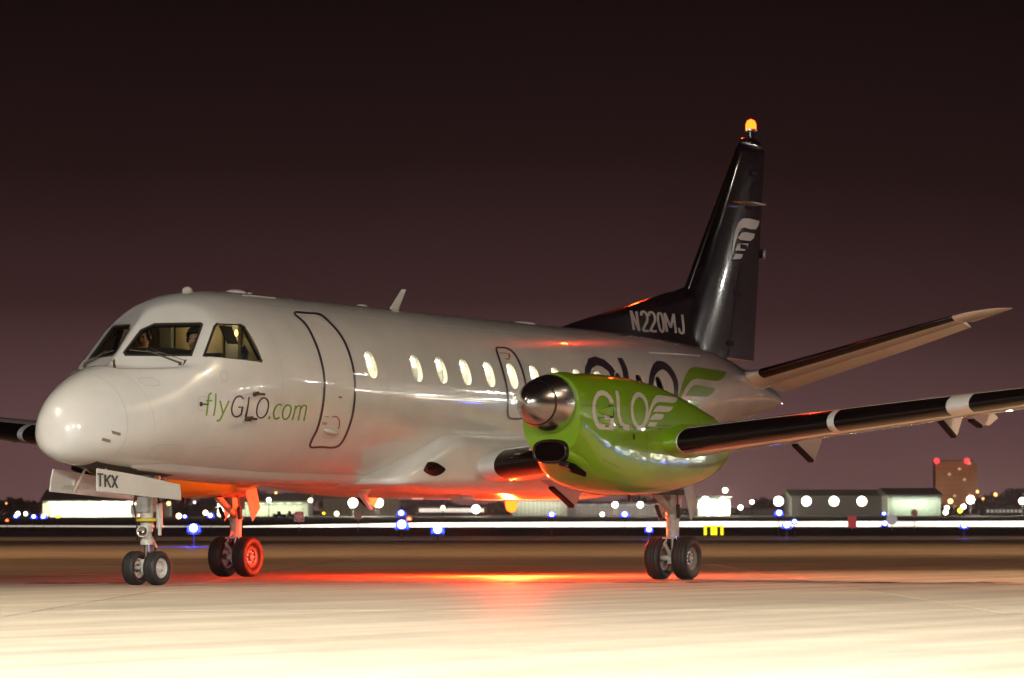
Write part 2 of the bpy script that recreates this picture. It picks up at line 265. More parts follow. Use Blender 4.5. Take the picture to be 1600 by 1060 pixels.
DECALS = {   # flat print and outlines: (x, z) on the skin they lie on
  'fly_com': [
    ('s',[(2.102,1.954),(2.097,2),(2.094,2.048),(2.096,2.092),(2.099,2.127),(2.102,2.151),(2.104,2.166),(2.106,2.177),(2.109,2.185),(2.113,2.193),(2.118,2.197),(2.122,2.201),(2.126,2.203),(2.128,2.204),(2.131,2.204),(2.135,2.204),(2.141,2.204)],[(2.076,1.956),(2.071,2.001),(2.07,2.049),(2.071,2.093),(2.075,2.129),(2.078,2.152),(2.081,2.168),(2.083,2.18),(2.087,2.191),(2.093,2.201),(2.1,2.209),(2.107,2.214),(2.115,2.218),(2.123,2.222),(2.132,2.222),(2.137,2.222),(2.142,2.222)]),
    ('s',[(2.053,2.119),(2.147,2.121)],[(2.053,2.135),(2.146,2.138)]),
    ('s',[(2.217,1.956),(2.212,2.213)],[(2.191,1.957),(2.188,2.214)]),
    ('s',[(2.252,2.13),(2.33,1.989)],[(2.276,2.135),(2.355,1.994)]),
    ('s',[(2.402,2.139),(2.38,2.095),(2.359,2.049),(2.342,2.007),(2.331,1.974),(2.324,1.952),(2.32,1.937),(2.317,1.928),(2.314,1.92),(2.308,1.915),(2.303,1.912),(2.298,1.91),(2.293,1.91),(2.291,1.909),(2.289,1.91),(2.283,1.913),(2.276,1.915)],[(2.428,2.131),(2.406,2.088),(2.386,2.042),(2.369,2),(2.358,1.967),(2.352,1.945),(2.348,1.93),(2.345,1.919),(2.34,1.91),(2.332,1.901),(2.323,1.896),(2.313,1.893),(2.303,1.891),(2.292,1.892),(2.282,1.895),(2.275,1.897),(2.269,1.899)]),
    ('s',[(3.254,1.943),(3.257,1.976)],[(3.22,1.948),(3.223,1.981)]),
    ('s',[(3.44,2.117),(3.425,2.121),(3.409,2.126),(3.389,2.13),(3.367,2.129),(3.347,2.124),(3.329,2.116),(3.314,2.105),(3.301,2.093),(3.292,2.08),(3.285,2.065),(3.281,2.049),(3.281,2.033),(3.284,2.017),(3.291,2.001),(3.301,1.986),(3.314,1.973),(3.329,1.961),(3.348,1.952),(3.369,1.944),(3.393,1.94),(3.414,1.943),(3.431,1.949),(3.446,1.956),(3.461,1.962)],[(3.43,2.1),(3.414,2.104),(3.398,2.109),(3.387,2.111),(3.379,2.111),(3.368,2.108),(3.355,2.102),(3.342,2.093),(3.332,2.084),(3.324,2.072),(3.318,2.058),(3.315,2.044),(3.314,2.03),(3.317,2.017),(3.324,2.003),(3.332,1.99),(3.342,1.979),(3.353,1.971),(3.365,1.965),(3.377,1.96),(3.385,1.959),(3.394,1.96),(3.406,1.965),(3.421,1.971),(3.436,1.978)]),
    ('s',[(3.573,2.108),(3.586,2.106),(3.6,2.101),(3.613,2.096),(3.621,2.09),(3.627,2.082),(3.63,2.07),(3.631,2.057),(3.631,2.043),(3.63,2.028),(3.628,2.012),(3.625,1.996),(3.619,1.984),(3.61,1.975),(3.599,1.967),(3.586,1.961),(3.576,1.959),(3.567,1.959),(3.557,1.961),(3.545,1.965),(3.535,1.971),(3.525,1.98),(3.516,1.991),(3.509,2.004),(3.504,2.017),(3.503,2.032),(3.504,2.048),(3.507,2.063),(3.512,2.076),(3.518,2.086),(3.526,2.094),(3.535,2.1),(3.543,2.105),(3.551,2.108),(3.558,2.109),(3.565,2.109),(3.573,2.108)],[(3.579,2.125),(3.597,2.122),(3.616,2.116),(3.635,2.107),(3.65,2.096),(3.659,2.083),(3.663,2.069),(3.664,2.054),(3.664,2.04),(3.664,2.024),(3.662,2.007),(3.658,1.99),(3.651,1.975),(3.64,1.963),(3.626,1.953),(3.609,1.946),(3.59,1.941),(3.569,1.942),(3.547,1.946),(3.527,1.953),(3.51,1.963),(3.496,1.975),(3.485,1.989),(3.477,2.004),(3.472,2.019),(3.47,2.035),(3.471,2.052),(3.475,2.069),(3.48,2.083),(3.488,2.095),(3.498,2.105),(3.509,2.113),(3.521,2.119),(3.533,2.124),(3.548,2.127),(3.563,2.127),(3.579,2.125)]),
    ('s',[(3.749,1.943),(3.747,2.118)],[(3.715,1.946),(3.714,2.121)]),
    ('s',[(3.741,2.063),(3.752,2.075),(3.763,2.087),(3.774,2.098),(3.784,2.105),(3.794,2.108),(3.803,2.109),(3.81,2.109),(3.818,2.107),(3.823,2.106),(3.823,2.107),(3.825,2.102),(3.829,2.088),(3.831,2.06),(3.835,2.023),(3.84,1.983),(3.848,1.944)],[(3.712,2.072),(3.723,2.084),(3.735,2.097),(3.747,2.108),(3.761,2.118),(3.778,2.124),(3.796,2.126),(3.814,2.125),(3.827,2.122),(3.838,2.12),(3.85,2.114),(3.857,2.103),(3.861,2.086),(3.864,2.058),(3.867,2.021),(3.872,1.98),(3.88,1.942)]),
    ('s',[(3.859,2.066),(3.869,2.079),(3.88,2.093),(3.89,2.105),(3.9,2.112),(3.91,2.116),(3.919,2.117),(3.928,2.117),(3.937,2.116),(3.946,2.115),(3.946,2.116),(3.948,2.114),(3.952,2.099),(3.955,2.069),(3.958,2.029),(3.964,1.985),(3.973,1.943)],[(3.829,2.075),(3.84,2.088),(3.85,2.102),(3.862,2.115),(3.876,2.125),(3.893,2.131),(3.911,2.134),(3.929,2.134),(3.942,2.132),(3.952,2.131),(3.968,2.127),(3.979,2.116),(3.984,2.098),(3.988,2.067),(3.991,2.027),(3.997,1.983),(4.006,1.94)])],
  'GLO_small': [
    ('s',[(2.676,2.167),(2.667,2.174),(2.657,2.181),(2.646,2.189),(2.633,2.196),(2.618,2.2),(2.603,2.202),(2.587,2.202),(2.571,2.2),(2.555,2.197),(2.539,2.191),(2.524,2.182),(2.51,2.171),(2.498,2.157),(2.487,2.14),(2.478,2.122),(2.472,2.104),(2.468,2.087),(2.466,2.07),(2.467,2.053),(2.47,2.037),(2.476,2.021),(2.485,2.005),(2.496,1.991),(2.508,1.978),(2.523,1.968),(2.539,1.959),(2.556,1.952),(2.573,1.948),(2.589,1.945),(2.605,1.944),(2.62,1.946),(2.635,1.949),(2.65,1.955),(2.663,1.962),(2.676,1.97),(2.688,1.978)],[(2.655,2.155),(2.645,2.162),(2.635,2.17),(2.627,2.176),(2.619,2.18),(2.61,2.182),(2.6,2.184),(2.59,2.184),(2.579,2.183),(2.568,2.18),(2.556,2.175),(2.544,2.169),(2.533,2.161),(2.523,2.148),(2.514,2.133),(2.506,2.116),(2.5,2.099),(2.496,2.084),(2.495,2.068),(2.496,2.052),(2.498,2.037),(2.504,2.023),(2.512,2.009),(2.521,1.997),(2.531,1.987),(2.541,1.979),(2.553,1.973),(2.565,1.968),(2.577,1.965),(2.587,1.963),(2.596,1.963),(2.606,1.964),(2.617,1.966),(2.627,1.97),(2.639,1.977),(2.652,1.985),(2.665,1.992)]),
    ('s',[(2.695,1.976),(2.69,2.074),(2.59,2.075)],[(2.664,1.979),(2.65,2.063),(2.595,2.057)]),
    ('s',[(2.751,2.19),(2.754,1.954),(2.926,1.953)],[(2.779,2.188),(2.794,1.961),(2.918,1.97)]),
    ('s',[(3.063,2.18),(3.076,2.177),(3.091,2.173),(3.105,2.166),(3.117,2.158),(3.127,2.148),(3.135,2.137),(3.142,2.123),(3.147,2.107),(3.15,2.089),(3.152,2.069),(3.152,2.048),(3.15,2.03),(3.145,2.015),(3.137,2.001),(3.127,1.988),(3.117,1.978),(3.105,1.971),(3.092,1.965),(3.078,1.962),(3.065,1.961),(3.05,1.962),(3.034,1.966),(3.017,1.972),(3.003,1.981),(2.992,1.992),(2.981,2.007),(2.972,2.023),(2.966,2.04),(2.963,2.058),(2.963,2.077),(2.966,2.096),(2.971,2.113),(2.978,2.128),(2.987,2.143),(2.999,2.155),(3.01,2.165),(3.023,2.172),(3.037,2.177),(3.05,2.179),(3.063,2.18)],[(3.064,2.196),(3.085,2.193),(3.105,2.187),(3.124,2.178),(3.14,2.167),(3.153,2.155),(3.162,2.14),(3.17,2.125),(3.176,2.108),(3.179,2.088),(3.181,2.067),(3.182,2.045),(3.179,2.025),(3.174,2.008),(3.165,1.992),(3.155,1.978),(3.142,1.967),(3.128,1.957),(3.111,1.95),(3.092,1.945),(3.072,1.944),(3.049,1.946),(3.025,1.952),(3.002,1.961),(2.982,1.973),(2.966,1.987),(2.954,2.004),(2.944,2.023),(2.938,2.041),(2.935,2.06),(2.935,2.08),(2.938,2.1),(2.943,2.118),(2.951,2.135),(2.962,2.151),(2.975,2.165),(2.989,2.177),(3.005,2.186),(3.024,2.192),(3.044,2.196),(3.064,2.196)])],
  'nac_logo': [
    ('f',[(6.843,2.196),(6.849,2.234),(6.822,2.288),(6.76,2.334),(6.643,2.35),(6.52,2.331),(6.391,2.263),(6.309,2.182),(6.28,2.087),(6.292,1.994),(6.337,1.917),(6.398,1.872),(6.476,1.859),(6.76,1.866),(6.792,2.06),(6.555,2.054),(6.544,1.993),(6.7,1.997),(6.69,1.927),(6.493,1.925),(6.421,1.939),(6.374,1.988),(6.35,2.058),(6.361,2.144),(6.411,2.212),(6.493,2.262),(6.589,2.285),(6.659,2.281),(6.729,2.25),(6.746,2.191)]),
    ('f',[(6.989,2.355),(7.069,2.356),(7.05,2.284),(6.972,2.138),(6.955,2.043),(6.988,1.973),(7.057,1.939),(7.175,1.936),(7.164,1.868),(7.072,1.868),(6.975,1.893),(6.902,1.955),(6.88,2.041),(6.897,2.16),(6.961,2.281)]),
    ('f',[(8.245,2.344),(8.962,2.338),(8.883,2.308),(8.749,2.273),(8.627,2.252),(8.177,2.254),(8.062,2.236),(7.938,2.187),(7.834,2.124),(7.728,2.032),(7.65,1.954),(7.713,2.064),(7.767,2.122),(7.863,2.197),(8.004,2.279),(8.14,2.328)]),
    ('f',[(8.106,2.207),(8.549,2.2),(8.491,2.168),(8.379,2.136),(8.275,2.126),(7.887,2.119),(7.998,2.177)]),
    ('f',[(7.962,2.099),(8.209,2.096),(8.149,2.052),(8.071,2.025),(7.749,2.013),(7.835,2.067)]),
    ('f',[(7.74,1.984),(7.954,1.986),(7.916,1.953),(7.854,1.933),(7.662,1.933)]),
    ('s',[(7.764,2.133),(7.754,2.115),(7.742,2.096),(7.729,2.076),(7.714,2.055),(7.694,2.03),(7.669,2.001),(7.635,1.965),(7.587,1.923),(7.517,1.887),(7.431,1.869),(7.352,1.884),(7.302,1.923),(7.275,1.961),(7.261,1.994),(7.254,2.021),(7.25,2.043),(7.249,2.064),(7.25,2.082),(7.253,2.1),(7.257,2.118),(7.264,2.136),(7.274,2.155),(7.288,2.175),(7.306,2.198),(7.332,2.224),(7.37,2.255),(7.425,2.292),(7.506,2.33),(7.607,2.358),(7.696,2.362),(7.761,2.349),(7.793,2.322),(7.807,2.292),(7.811,2.263),(7.808,2.236),(7.801,2.211),(7.792,2.189),(7.783,2.169),(7.774,2.151),(7.764,2.133)],[(7.685,2.13),(7.678,2.118),(7.67,2.105),(7.66,2.091),(7.649,2.076),(7.636,2.059),(7.618,2.038),(7.594,2.012),(7.559,1.981),(7.508,1.95),(7.443,1.935),(7.389,1.953),(7.357,1.982),(7.34,2.01),(7.33,2.032),(7.326,2.051),(7.324,2.067),(7.324,2.082),(7.325,2.095),(7.327,2.107),(7.331,2.12),(7.336,2.133),(7.342,2.146),(7.351,2.161),(7.363,2.177),(7.38,2.196),(7.405,2.218),(7.441,2.245),(7.494,2.268),(7.559,2.288),(7.628,2.299),(7.675,2.288),(7.698,2.266),(7.709,2.242),(7.713,2.222),(7.713,2.202),(7.708,2.185),(7.703,2.17),(7.698,2.156),(7.692,2.143),(7.685,2.13)])],
  'fus_glo': [
    ('f',[(12.384,2.743),(12.397,2.821),(12.341,2.931),(12.214,3.025),(11.975,3.058),(11.723,3.019),(11.459,2.88),(11.291,2.714),(11.232,2.52),(11.257,2.33),(11.349,2.172),(11.474,2.08),(11.633,2.053),(12.214,2.068),(12.28,2.465),(11.795,2.452),(11.772,2.328),(12.092,2.336),(12.071,2.192),(11.668,2.188),(11.521,2.217),(11.424,2.317),(11.375,2.461),(11.398,2.637),(11.5,2.776),(11.668,2.878),(11.864,2.925),(12.008,2.917),(12.151,2.854),(12.186,2.733)]),
    ('f',[(12.683,3.068),(12.847,3.07),(12.808,2.923),(12.648,2.624),(12.614,2.43),(12.681,2.287),(12.822,2.217),(13.064,2.211),(13.041,2.072),(12.853,2.072),(12.654,2.123),(12.505,2.25),(12.46,2.426),(12.495,2.669),(12.626,2.917)]),
    ('s',[(14.269,2.614),(14.249,2.577),(14.224,2.538),(14.198,2.497),(14.167,2.454),(14.126,2.403),(14.075,2.344),(14.005,2.27),(13.907,2.184),(13.764,2.111),(13.588,2.074),(13.426,2.104),(13.324,2.184),(13.268,2.262),(13.24,2.33),(13.225,2.385),(13.217,2.43),(13.215,2.473),(13.217,2.51),(13.223,2.547),(13.232,2.583),(13.246,2.62),(13.266,2.659),(13.295,2.7),(13.332,2.747),(13.385,2.8),(13.463,2.864),(13.575,2.939),(13.741,3.017),(13.948,3.075),(14.13,3.083),(14.263,3.056),(14.329,3.001),(14.357,2.939),(14.365,2.88),(14.359,2.825),(14.345,2.774),(14.327,2.729),(14.308,2.688),(14.29,2.651),(14.269,2.614)],[(14.108,2.608),(14.093,2.583),(14.077,2.557),(14.056,2.528),(14.034,2.497),(14.007,2.463),(13.97,2.42),(13.921,2.366),(13.85,2.303),(13.745,2.24),(13.612,2.209),(13.502,2.246),(13.436,2.305),(13.401,2.362),(13.381,2.407),(13.373,2.446),(13.369,2.479),(13.369,2.51),(13.371,2.536),(13.375,2.561),(13.383,2.587),(13.393,2.614),(13.406,2.641),(13.424,2.671),(13.449,2.704),(13.483,2.743),(13.534,2.788),(13.608,2.843),(13.717,2.89),(13.85,2.931),(13.991,2.954),(14.087,2.931),(14.134,2.886),(14.157,2.837),(14.165,2.796),(14.165,2.755),(14.155,2.72),(14.144,2.69),(14.134,2.661),(14.122,2.635),(14.108,2.608)])],
  'fus_wing': [
    ('f',[(15.254,3.046),(16.721,3.034),(16.559,2.972),(16.285,2.901),(16.035,2.858),(15.114,2.862),(14.879,2.825),(14.625,2.725),(14.412,2.596),(14.196,2.407),(14.036,2.248),(14.165,2.473),(14.275,2.592),(14.472,2.745),(14.76,2.913),(15.039,3.013)]),
    ('f',[(14.969,2.766),(15.876,2.751),(15.757,2.686),(15.528,2.62),(15.315,2.6),(14.521,2.585),(14.748,2.704)]),
    ('f',[(14.674,2.544),(15.18,2.538),(15.057,2.448),(14.898,2.393),(14.239,2.368),(14.415,2.479)]),
    ('f',[(14.22,2.309),(14.658,2.313),(14.58,2.246),(14.453,2.205),(14.06,2.205)])],
  'fin_logo': [
    ('f',[(18.853,5.549),(19.122,5.569),(19.606,5.566),(19.544,5.482),(19.422,5.419),(19.15,5.403),(18.926,5.411),(18.777,5.388),(18.643,5.297),(18.523,5.153),(18.404,4.984),(18.33,4.862),(18.345,4.955),(18.42,5.145),(18.525,5.326),(18.674,5.473)]),
    ('f',[(18.791,5.32),(18.97,5.34),(19.391,5.345),(19.329,5.272),(19.178,5.218),(18.968,5.209),(18.716,5.203),(18.627,5.228)]),
    ('f',[(18.641,5.136),(19.088,5.168),(19.027,5.089),(18.907,5.043),(18.507,5.016),(18.567,5.082)]),
    ('f',[(18.521,4.967),(18.832,4.982),(18.787,4.923),(18.698,4.895),(18.388,4.872)])],
  'registration': [
    ('s',[(14.898,3.592),(14.899,3.88)],[(14.821,3.588),(14.822,3.876)]),
    ('s',[(14.823,3.872),(14.985,3.578)],[(14.898,3.884),(15.06,3.59)]),
    ('s',[(15.061,3.586),(15.063,3.876)],[(14.984,3.582),(14.986,3.872)]),
    ('s',[(15.2,3.819),(15.204,3.832),(15.208,3.845),(15.212,3.855),(15.216,3.86),(15.22,3.862),(15.228,3.864),(15.237,3.865),(15.244,3.865),(15.254,3.864),(15.267,3.861),(15.279,3.857),(15.288,3.851),(15.295,3.842),(15.301,3.83),(15.305,3.816),(15.306,3.802),(15.304,3.789),(15.299,3.775),(15.292,3.761),(15.281,3.746),(15.264,3.731),(15.24,3.714),(15.214,3.695),(15.191,3.677),(15.167,3.657),(15.14,3.636),(15.12,3.613),(15.128,3.587),(15.179,3.577),(15.235,3.577),(15.291,3.58),(15.342,3.582)],[(15.123,3.82),(15.127,3.833),(15.131,3.846),(15.137,3.861),(15.151,3.875),(15.175,3.887),(15.203,3.895),(15.232,3.899),(15.262,3.9),(15.29,3.897),(15.316,3.891),(15.339,3.882),(15.358,3.87),(15.371,3.856),(15.379,3.84),(15.383,3.823),(15.384,3.806),(15.382,3.789),(15.376,3.772),(15.367,3.755),(15.353,3.736),(15.331,3.717),(15.305,3.698),(15.28,3.68),(15.258,3.663),(15.234,3.643),(15.21,3.624),(15.196,3.61),(15.192,3.61),(15.197,3.611),(15.237,3.612),(15.292,3.615),(15.345,3.617)]),
    ('s',[(15.444,3.824),(15.448,3.837),(15.452,3.85),(15.456,3.86),(15.46,3.865),(15.464,3.867),(15.472,3.869),(15.481,3.87),(15.489,3.87),(15.498,3.869),(15.511,3.866),(15.523,3.862),(15.533,3.856),(15.54,3.847),(15.546,3.835),(15.55,3.821),(15.55,3.807),(15.549,3.794),(15.544,3.78),(15.537,3.766),(15.526,3.752),(15.508,3.736),(15.485,3.719),(15.458,3.701),(15.435,3.682),(15.41,3.663),(15.384,3.641),(15.363,3.619),(15.371,3.593),(15.423,3.582),(15.479,3.583),(15.536,3.586),(15.587,3.588)],[(15.366,3.825),(15.37,3.838),(15.374,3.851),(15.381,3.866),(15.395,3.88),(15.419,3.892),(15.447,3.9),(15.477,3.904),(15.507,3.905),(15.534,3.902),(15.56,3.896),(15.584,3.887),(15.603,3.875),(15.616,3.861),(15.624,3.845),(15.628,3.828),(15.629,3.811),(15.627,3.794),(15.622,3.778),(15.612,3.76),(15.598,3.741),(15.576,3.722),(15.55,3.704),(15.524,3.686),(15.502,3.668),(15.478,3.649),(15.453,3.629),(15.44,3.615),(15.435,3.616),(15.441,3.617),(15.481,3.618),(15.537,3.621),(15.59,3.623)]),
    ('s',[(15.737,3.88),(15.753,3.874),(15.767,3.869),(15.776,3.865),(15.784,3.858),(15.792,3.842),(15.798,3.82),(15.803,3.797),(15.806,3.776),(15.808,3.761),(15.809,3.749),(15.808,3.736),(15.806,3.721),(15.802,3.701),(15.797,3.677),(15.79,3.655),(15.783,3.639),(15.774,3.631),(15.766,3.626),(15.763,3.625),(15.768,3.625),(15.77,3.625),(15.763,3.627),(15.753,3.633),(15.744,3.643),(15.736,3.659),(15.73,3.681),(15.725,3.705),(15.722,3.725),(15.72,3.74),(15.719,3.753),(15.72,3.765),(15.722,3.78),(15.726,3.8),(15.731,3.824),(15.738,3.846),(15.745,3.861),(15.752,3.868),(15.758,3.87),(15.772,3.875),(15.789,3.881)],[(15.793,3.907),(15.807,3.902),(15.824,3.897),(15.844,3.887),(15.86,3.872),(15.87,3.852),(15.877,3.828),(15.882,3.804),(15.886,3.783),(15.888,3.766),(15.889,3.753),(15.888,3.739),(15.885,3.723),(15.881,3.702),(15.876,3.677),(15.869,3.653),(15.858,3.633),(15.843,3.617),(15.821,3.604),(15.793,3.594),(15.758,3.59),(15.726,3.594),(15.702,3.602),(15.683,3.614),(15.668,3.63),(15.658,3.65),(15.651,3.674),(15.646,3.698),(15.643,3.719),(15.64,3.735),(15.64,3.748),(15.641,3.762),(15.643,3.778),(15.647,3.799),(15.652,3.824),(15.66,3.848),(15.67,3.868),(15.687,3.884),(15.71,3.895),(15.728,3.901),(15.741,3.906)]),
    ('s',[(15.969,3.614),(15.971,3.9)],[(15.889,3.61),(15.891,3.896)]),
    ('s',[(15.893,3.891),(16.042,3.676)],[(15.97,3.905),(16.119,3.69)]),
    ('s',[(16.119,3.68),(16.272,3.899)],[(16.042,3.686),(16.195,3.905)]),
    ('s',[(16.193,3.9),(16.191,3.608)],[(16.274,3.904),(16.271,3.612)]),
    ('s',[(16.488,3.903),(16.486,3.687),(16.461,3.638),(16.446,3.636),(16.421,3.64),(16.395,3.701)],[(16.569,3.907),(16.568,3.689),(16.541,3.623),(16.435,3.596),(16.34,3.621),(16.315,3.692)])],
  'TKX': [
    ('s',[(0.783,1.264),(0.902,1.26)],[(0.786,1.284),(0.904,1.28)]),
    ('s',[(0.826,1.272),(0.827,1.13)],[(0.861,1.272),(0.863,1.13)]),
    ('s',[(0.924,1.269),(0.925,1.127)],[(0.959,1.269),(0.961,1.127)]),
    ('s',[(1.034,1.271),(0.928,1.193)],[(1.062,1.259),(0.956,1.18)]),
    ('s',[(0.96,1.206),(1.033,1.116)],[(0.992,1.215),(1.065,1.125)]),
    ('s',[(1.061,1.259),(1.169,1.111)],[(1.094,1.267),(1.202,1.119)]),
    ('s',[(1.168,1.263),(1.062,1.125)],[(1.201,1.255),(1.095,1.117)])],
  'door_outline': [
    ('s',[(4.373,3.269),(4.371,3.265),(4.436,3.268),(4.517,3.267),(4.598,3.267),(4.684,3.271),(4.776,3.275),(4.859,3.275),(4.918,3.269),(4.95,3.256),(4.966,3.237),(4.972,3.213),(4.979,3.182),(4.99,3.145),(5.004,3.103),(5.018,3.057),(5.027,3.009),(5.029,2.959),(5.029,2.905),(5.027,2.85),(5.026,2.793),(5.026,2.735),(5.025,2.675),(5.024,2.615),(5.024,2.555),(5.023,2.496),(5.022,2.437),(5.021,2.378),(5.02,2.317),(5.021,2.253),(5.024,2.187),(5.028,2.122),(5.033,2.062),(5.035,2.006),(5.035,1.952),(5.035,1.902),(5.036,1.856),(5.037,1.813),(5.038,1.773),(5.037,1.739),(5.029,1.711),(5.018,1.69),(5.001,1.676),(4.975,1.666),(4.937,1.658),(4.879,1.655),(4.803,1.655),(4.721,1.658),(4.644,1.658),(4.572,1.655),(4.504,1.65),(4.446,1.648),(4.412,1.651),(4.402,1.657),(4.39,1.673),(4.382,1.697),(4.375,1.723),(4.372,1.748),(4.375,1.775),(4.379,1.806),(4.379,1.841),(4.375,1.88),(4.372,1.922),(4.367,1.968),(4.363,2.018),(4.358,2.073),(4.356,2.132),(4.355,2.194),(4.355,2.254),(4.356,2.314),(4.358,2.373),(4.36,2.433),(4.36,2.493),(4.36,2.553),(4.358,2.614),(4.357,2.674),(4.358,2.732),(4.36,2.79),(4.363,2.846),(4.367,2.901),(4.373,2.954),(4.381,3.004),(4.391,3.051),(4.4,3.097),(4.406,3.14),(4.395,3.181),(4.375,3.22),(4.365,3.253),(4.373,3.269)],[(4.314,3.264),(4.423,3.294),(4.504,3.299),(4.587,3.298),(4.667,3.298),(4.752,3.302),(4.847,3.306),(4.935,3.306),(5,3.299),(5.034,3.284),(5.047,3.263),(5.051,3.237),(5.053,3.205),(5.061,3.168),(5.072,3.124),(5.083,3.076),(5.089,3.026),(5.09,2.974),(5.087,2.919),(5.084,2.862),(5.082,2.804),(5.08,2.745),(5.078,2.683),(5.077,2.622),(5.076,2.56),(5.075,2.5),(5.073,2.44),(5.071,2.38),(5.07,2.318),(5.071,2.253),(5.074,2.186),(5.079,2.12),(5.084,2.058),(5.086,2),(5.087,1.946),(5.088,1.895),(5.089,1.848),(5.092,1.804),(5.094,1.763),(5.092,1.727),(5.086,1.696),(5.073,1.673),(5.053,1.655),(5.022,1.643),(4.976,1.634),(4.911,1.63),(4.831,1.63),(4.749,1.633),(4.675,1.634),(4.607,1.631),(4.538,1.626),(4.473,1.624),(4.409,1.631),(4.357,1.654),(4.336,1.68),(4.328,1.706),(4.322,1.732),(4.319,1.758),(4.322,1.786),(4.327,1.816),(4.327,1.849),(4.325,1.886),(4.321,1.928),(4.317,1.973),(4.313,2.022),(4.309,2.076),(4.307,2.135),(4.307,2.195),(4.307,2.255),(4.307,2.313),(4.309,2.372),(4.311,2.43),(4.311,2.488),(4.31,2.547),(4.308,2.606),(4.306,2.665),(4.306,2.723),(4.307,2.779),(4.309,2.835),(4.312,2.889),(4.316,2.94),(4.322,2.989),(4.33,3.036),(4.336,3.079),(4.339,3.12),(4.326,3.158),(4.302,3.196),(4.288,3.23),(4.314,3.264)])],
  'door_mark': [
    ('s',[(4.592,1.998),(4.618,2.002),(4.643,2.006),(4.666,2.009),(4.686,2.008),(4.707,2.003),(4.73,1.993),(4.752,1.982),(4.769,1.971),(4.782,1.96),(4.791,1.949),(4.798,1.938),(4.804,1.925),(4.809,1.912),(4.813,1.897),(4.816,1.882),(4.819,1.867)],[(4.581,2.009),(4.607,2.013),(4.632,2.017),(4.66,2.021),(4.689,2.02),(4.717,2.012),(4.744,2.001),(4.768,1.988),(4.788,1.976),(4.802,1.963),(4.813,1.951),(4.821,1.938),(4.828,1.924),(4.833,1.91),(4.837,1.895),(4.84,1.88),(4.843,1.865)]),
    ('s',[(4.421,2.003),(4.527,2.002)],[(4.418,2.01),(4.524,2.009)]),
    ('s',[(4.412,1.928),(4.525,1.927)],[(4.408,1.936),(4.521,1.935)]),
    ('s',[(4.415,1.913),(4.528,1.912)],[(4.411,1.92),(4.524,1.919)]),
    ('s',[(4.667,2.25),(4.747,2.248)],[(4.667,2.258),(4.747,2.256)]),
    ('s',[(4.669,2.238),(4.749,2.239)],[(4.668,2.246),(4.748,2.246)])],
  'exit_outline': [
    ('s',[(9.091,3.032),(9.112,3.047),(9.11,3.045),(9.134,3.044),(9.172,3.044),(9.22,3.047),(9.273,3.049),(9.324,3.048),(9.367,3.043),(9.403,3.034),(9.436,3.022),(9.462,3.007),(9.48,2.985),(9.49,2.956),(9.495,2.92),(9.498,2.881),(9.499,2.841),(9.5,2.801),(9.499,2.76),(9.498,2.717),(9.496,2.672),(9.494,2.625),(9.493,2.576),(9.492,2.527),(9.494,2.477),(9.499,2.427),(9.506,2.376),(9.513,2.327),(9.518,2.284),(9.517,2.249),(9.511,2.218),(9.501,2.191),(9.488,2.169),(9.475,2.153),(9.462,2.144),(9.441,2.137),(9.404,2.13),(9.341,2.124),(9.257,2.12),(9.175,2.119),(9.113,2.122),(9.079,2.128),(9.064,2.133),(9.049,2.147),(9.032,2.174),(9.017,2.218),(9.01,2.275),(9.009,2.338),(9.007,2.398),(9.003,2.454),(8.998,2.509),(8.994,2.563),(8.992,2.615),(8.991,2.665),(8.99,2.713),(8.991,2.761),(8.997,2.812),(9.009,2.87),(9.028,2.933),(9.057,2.991),(9.091,3.032)],[(9.034,3.027),(9.079,3.055),(9.139,3.07),(9.175,3.07),(9.209,3.07),(9.257,3.073),(9.314,3.075),(9.371,3.074),(9.419,3.068),(9.459,3.058),(9.494,3.045),(9.522,3.027),(9.541,3.003),(9.551,2.972),(9.554,2.934),(9.556,2.894),(9.556,2.853),(9.556,2.812),(9.554,2.769),(9.552,2.725),(9.55,2.68),(9.547,2.632),(9.545,2.582),(9.544,2.532),(9.545,2.482),(9.55,2.431),(9.557,2.379),(9.564,2.33),(9.568,2.285),(9.567,2.247),(9.561,2.214),(9.551,2.185),(9.537,2.16),(9.521,2.141),(9.5,2.126),(9.468,2.115),(9.423,2.108),(9.354,2.101),(9.267,2.096),(9.179,2.095),(9.108,2.099),(9.06,2.107),(9.025,2.121),(9.003,2.141),(8.983,2.17),(8.967,2.216),(8.96,2.274),(8.959,2.337),(8.958,2.395),(8.952,2.45),(8.947,2.504),(8.943,2.557),(8.941,2.608),(8.939,2.657),(8.937,2.705),(8.937,2.752),(8.942,2.802),(8.953,2.86),(8.97,2.923),(8.998,2.982),(9.034,3.027)])],
  'exit_mark': [
    ('s',[(9.336,2.984),(9.33,2.974),(9.325,2.965),(9.32,2.956),(9.313,2.949),(9.304,2.943),(9.292,2.937),(9.277,2.931),(9.261,2.923)],[(9.374,2.99),(9.368,2.98),(9.363,2.97),(9.356,2.96),(9.345,2.949),(9.33,2.939),(9.312,2.93),(9.296,2.923),(9.281,2.916)]),
    ('s',[(9.048,2.974),(9.32,2.981)],[(9.06,2.983),(9.332,2.991)]),
    ('s',[(9.151,2.902),(9.282,2.896)],[(9.163,2.911),(9.294,2.905)])],
}
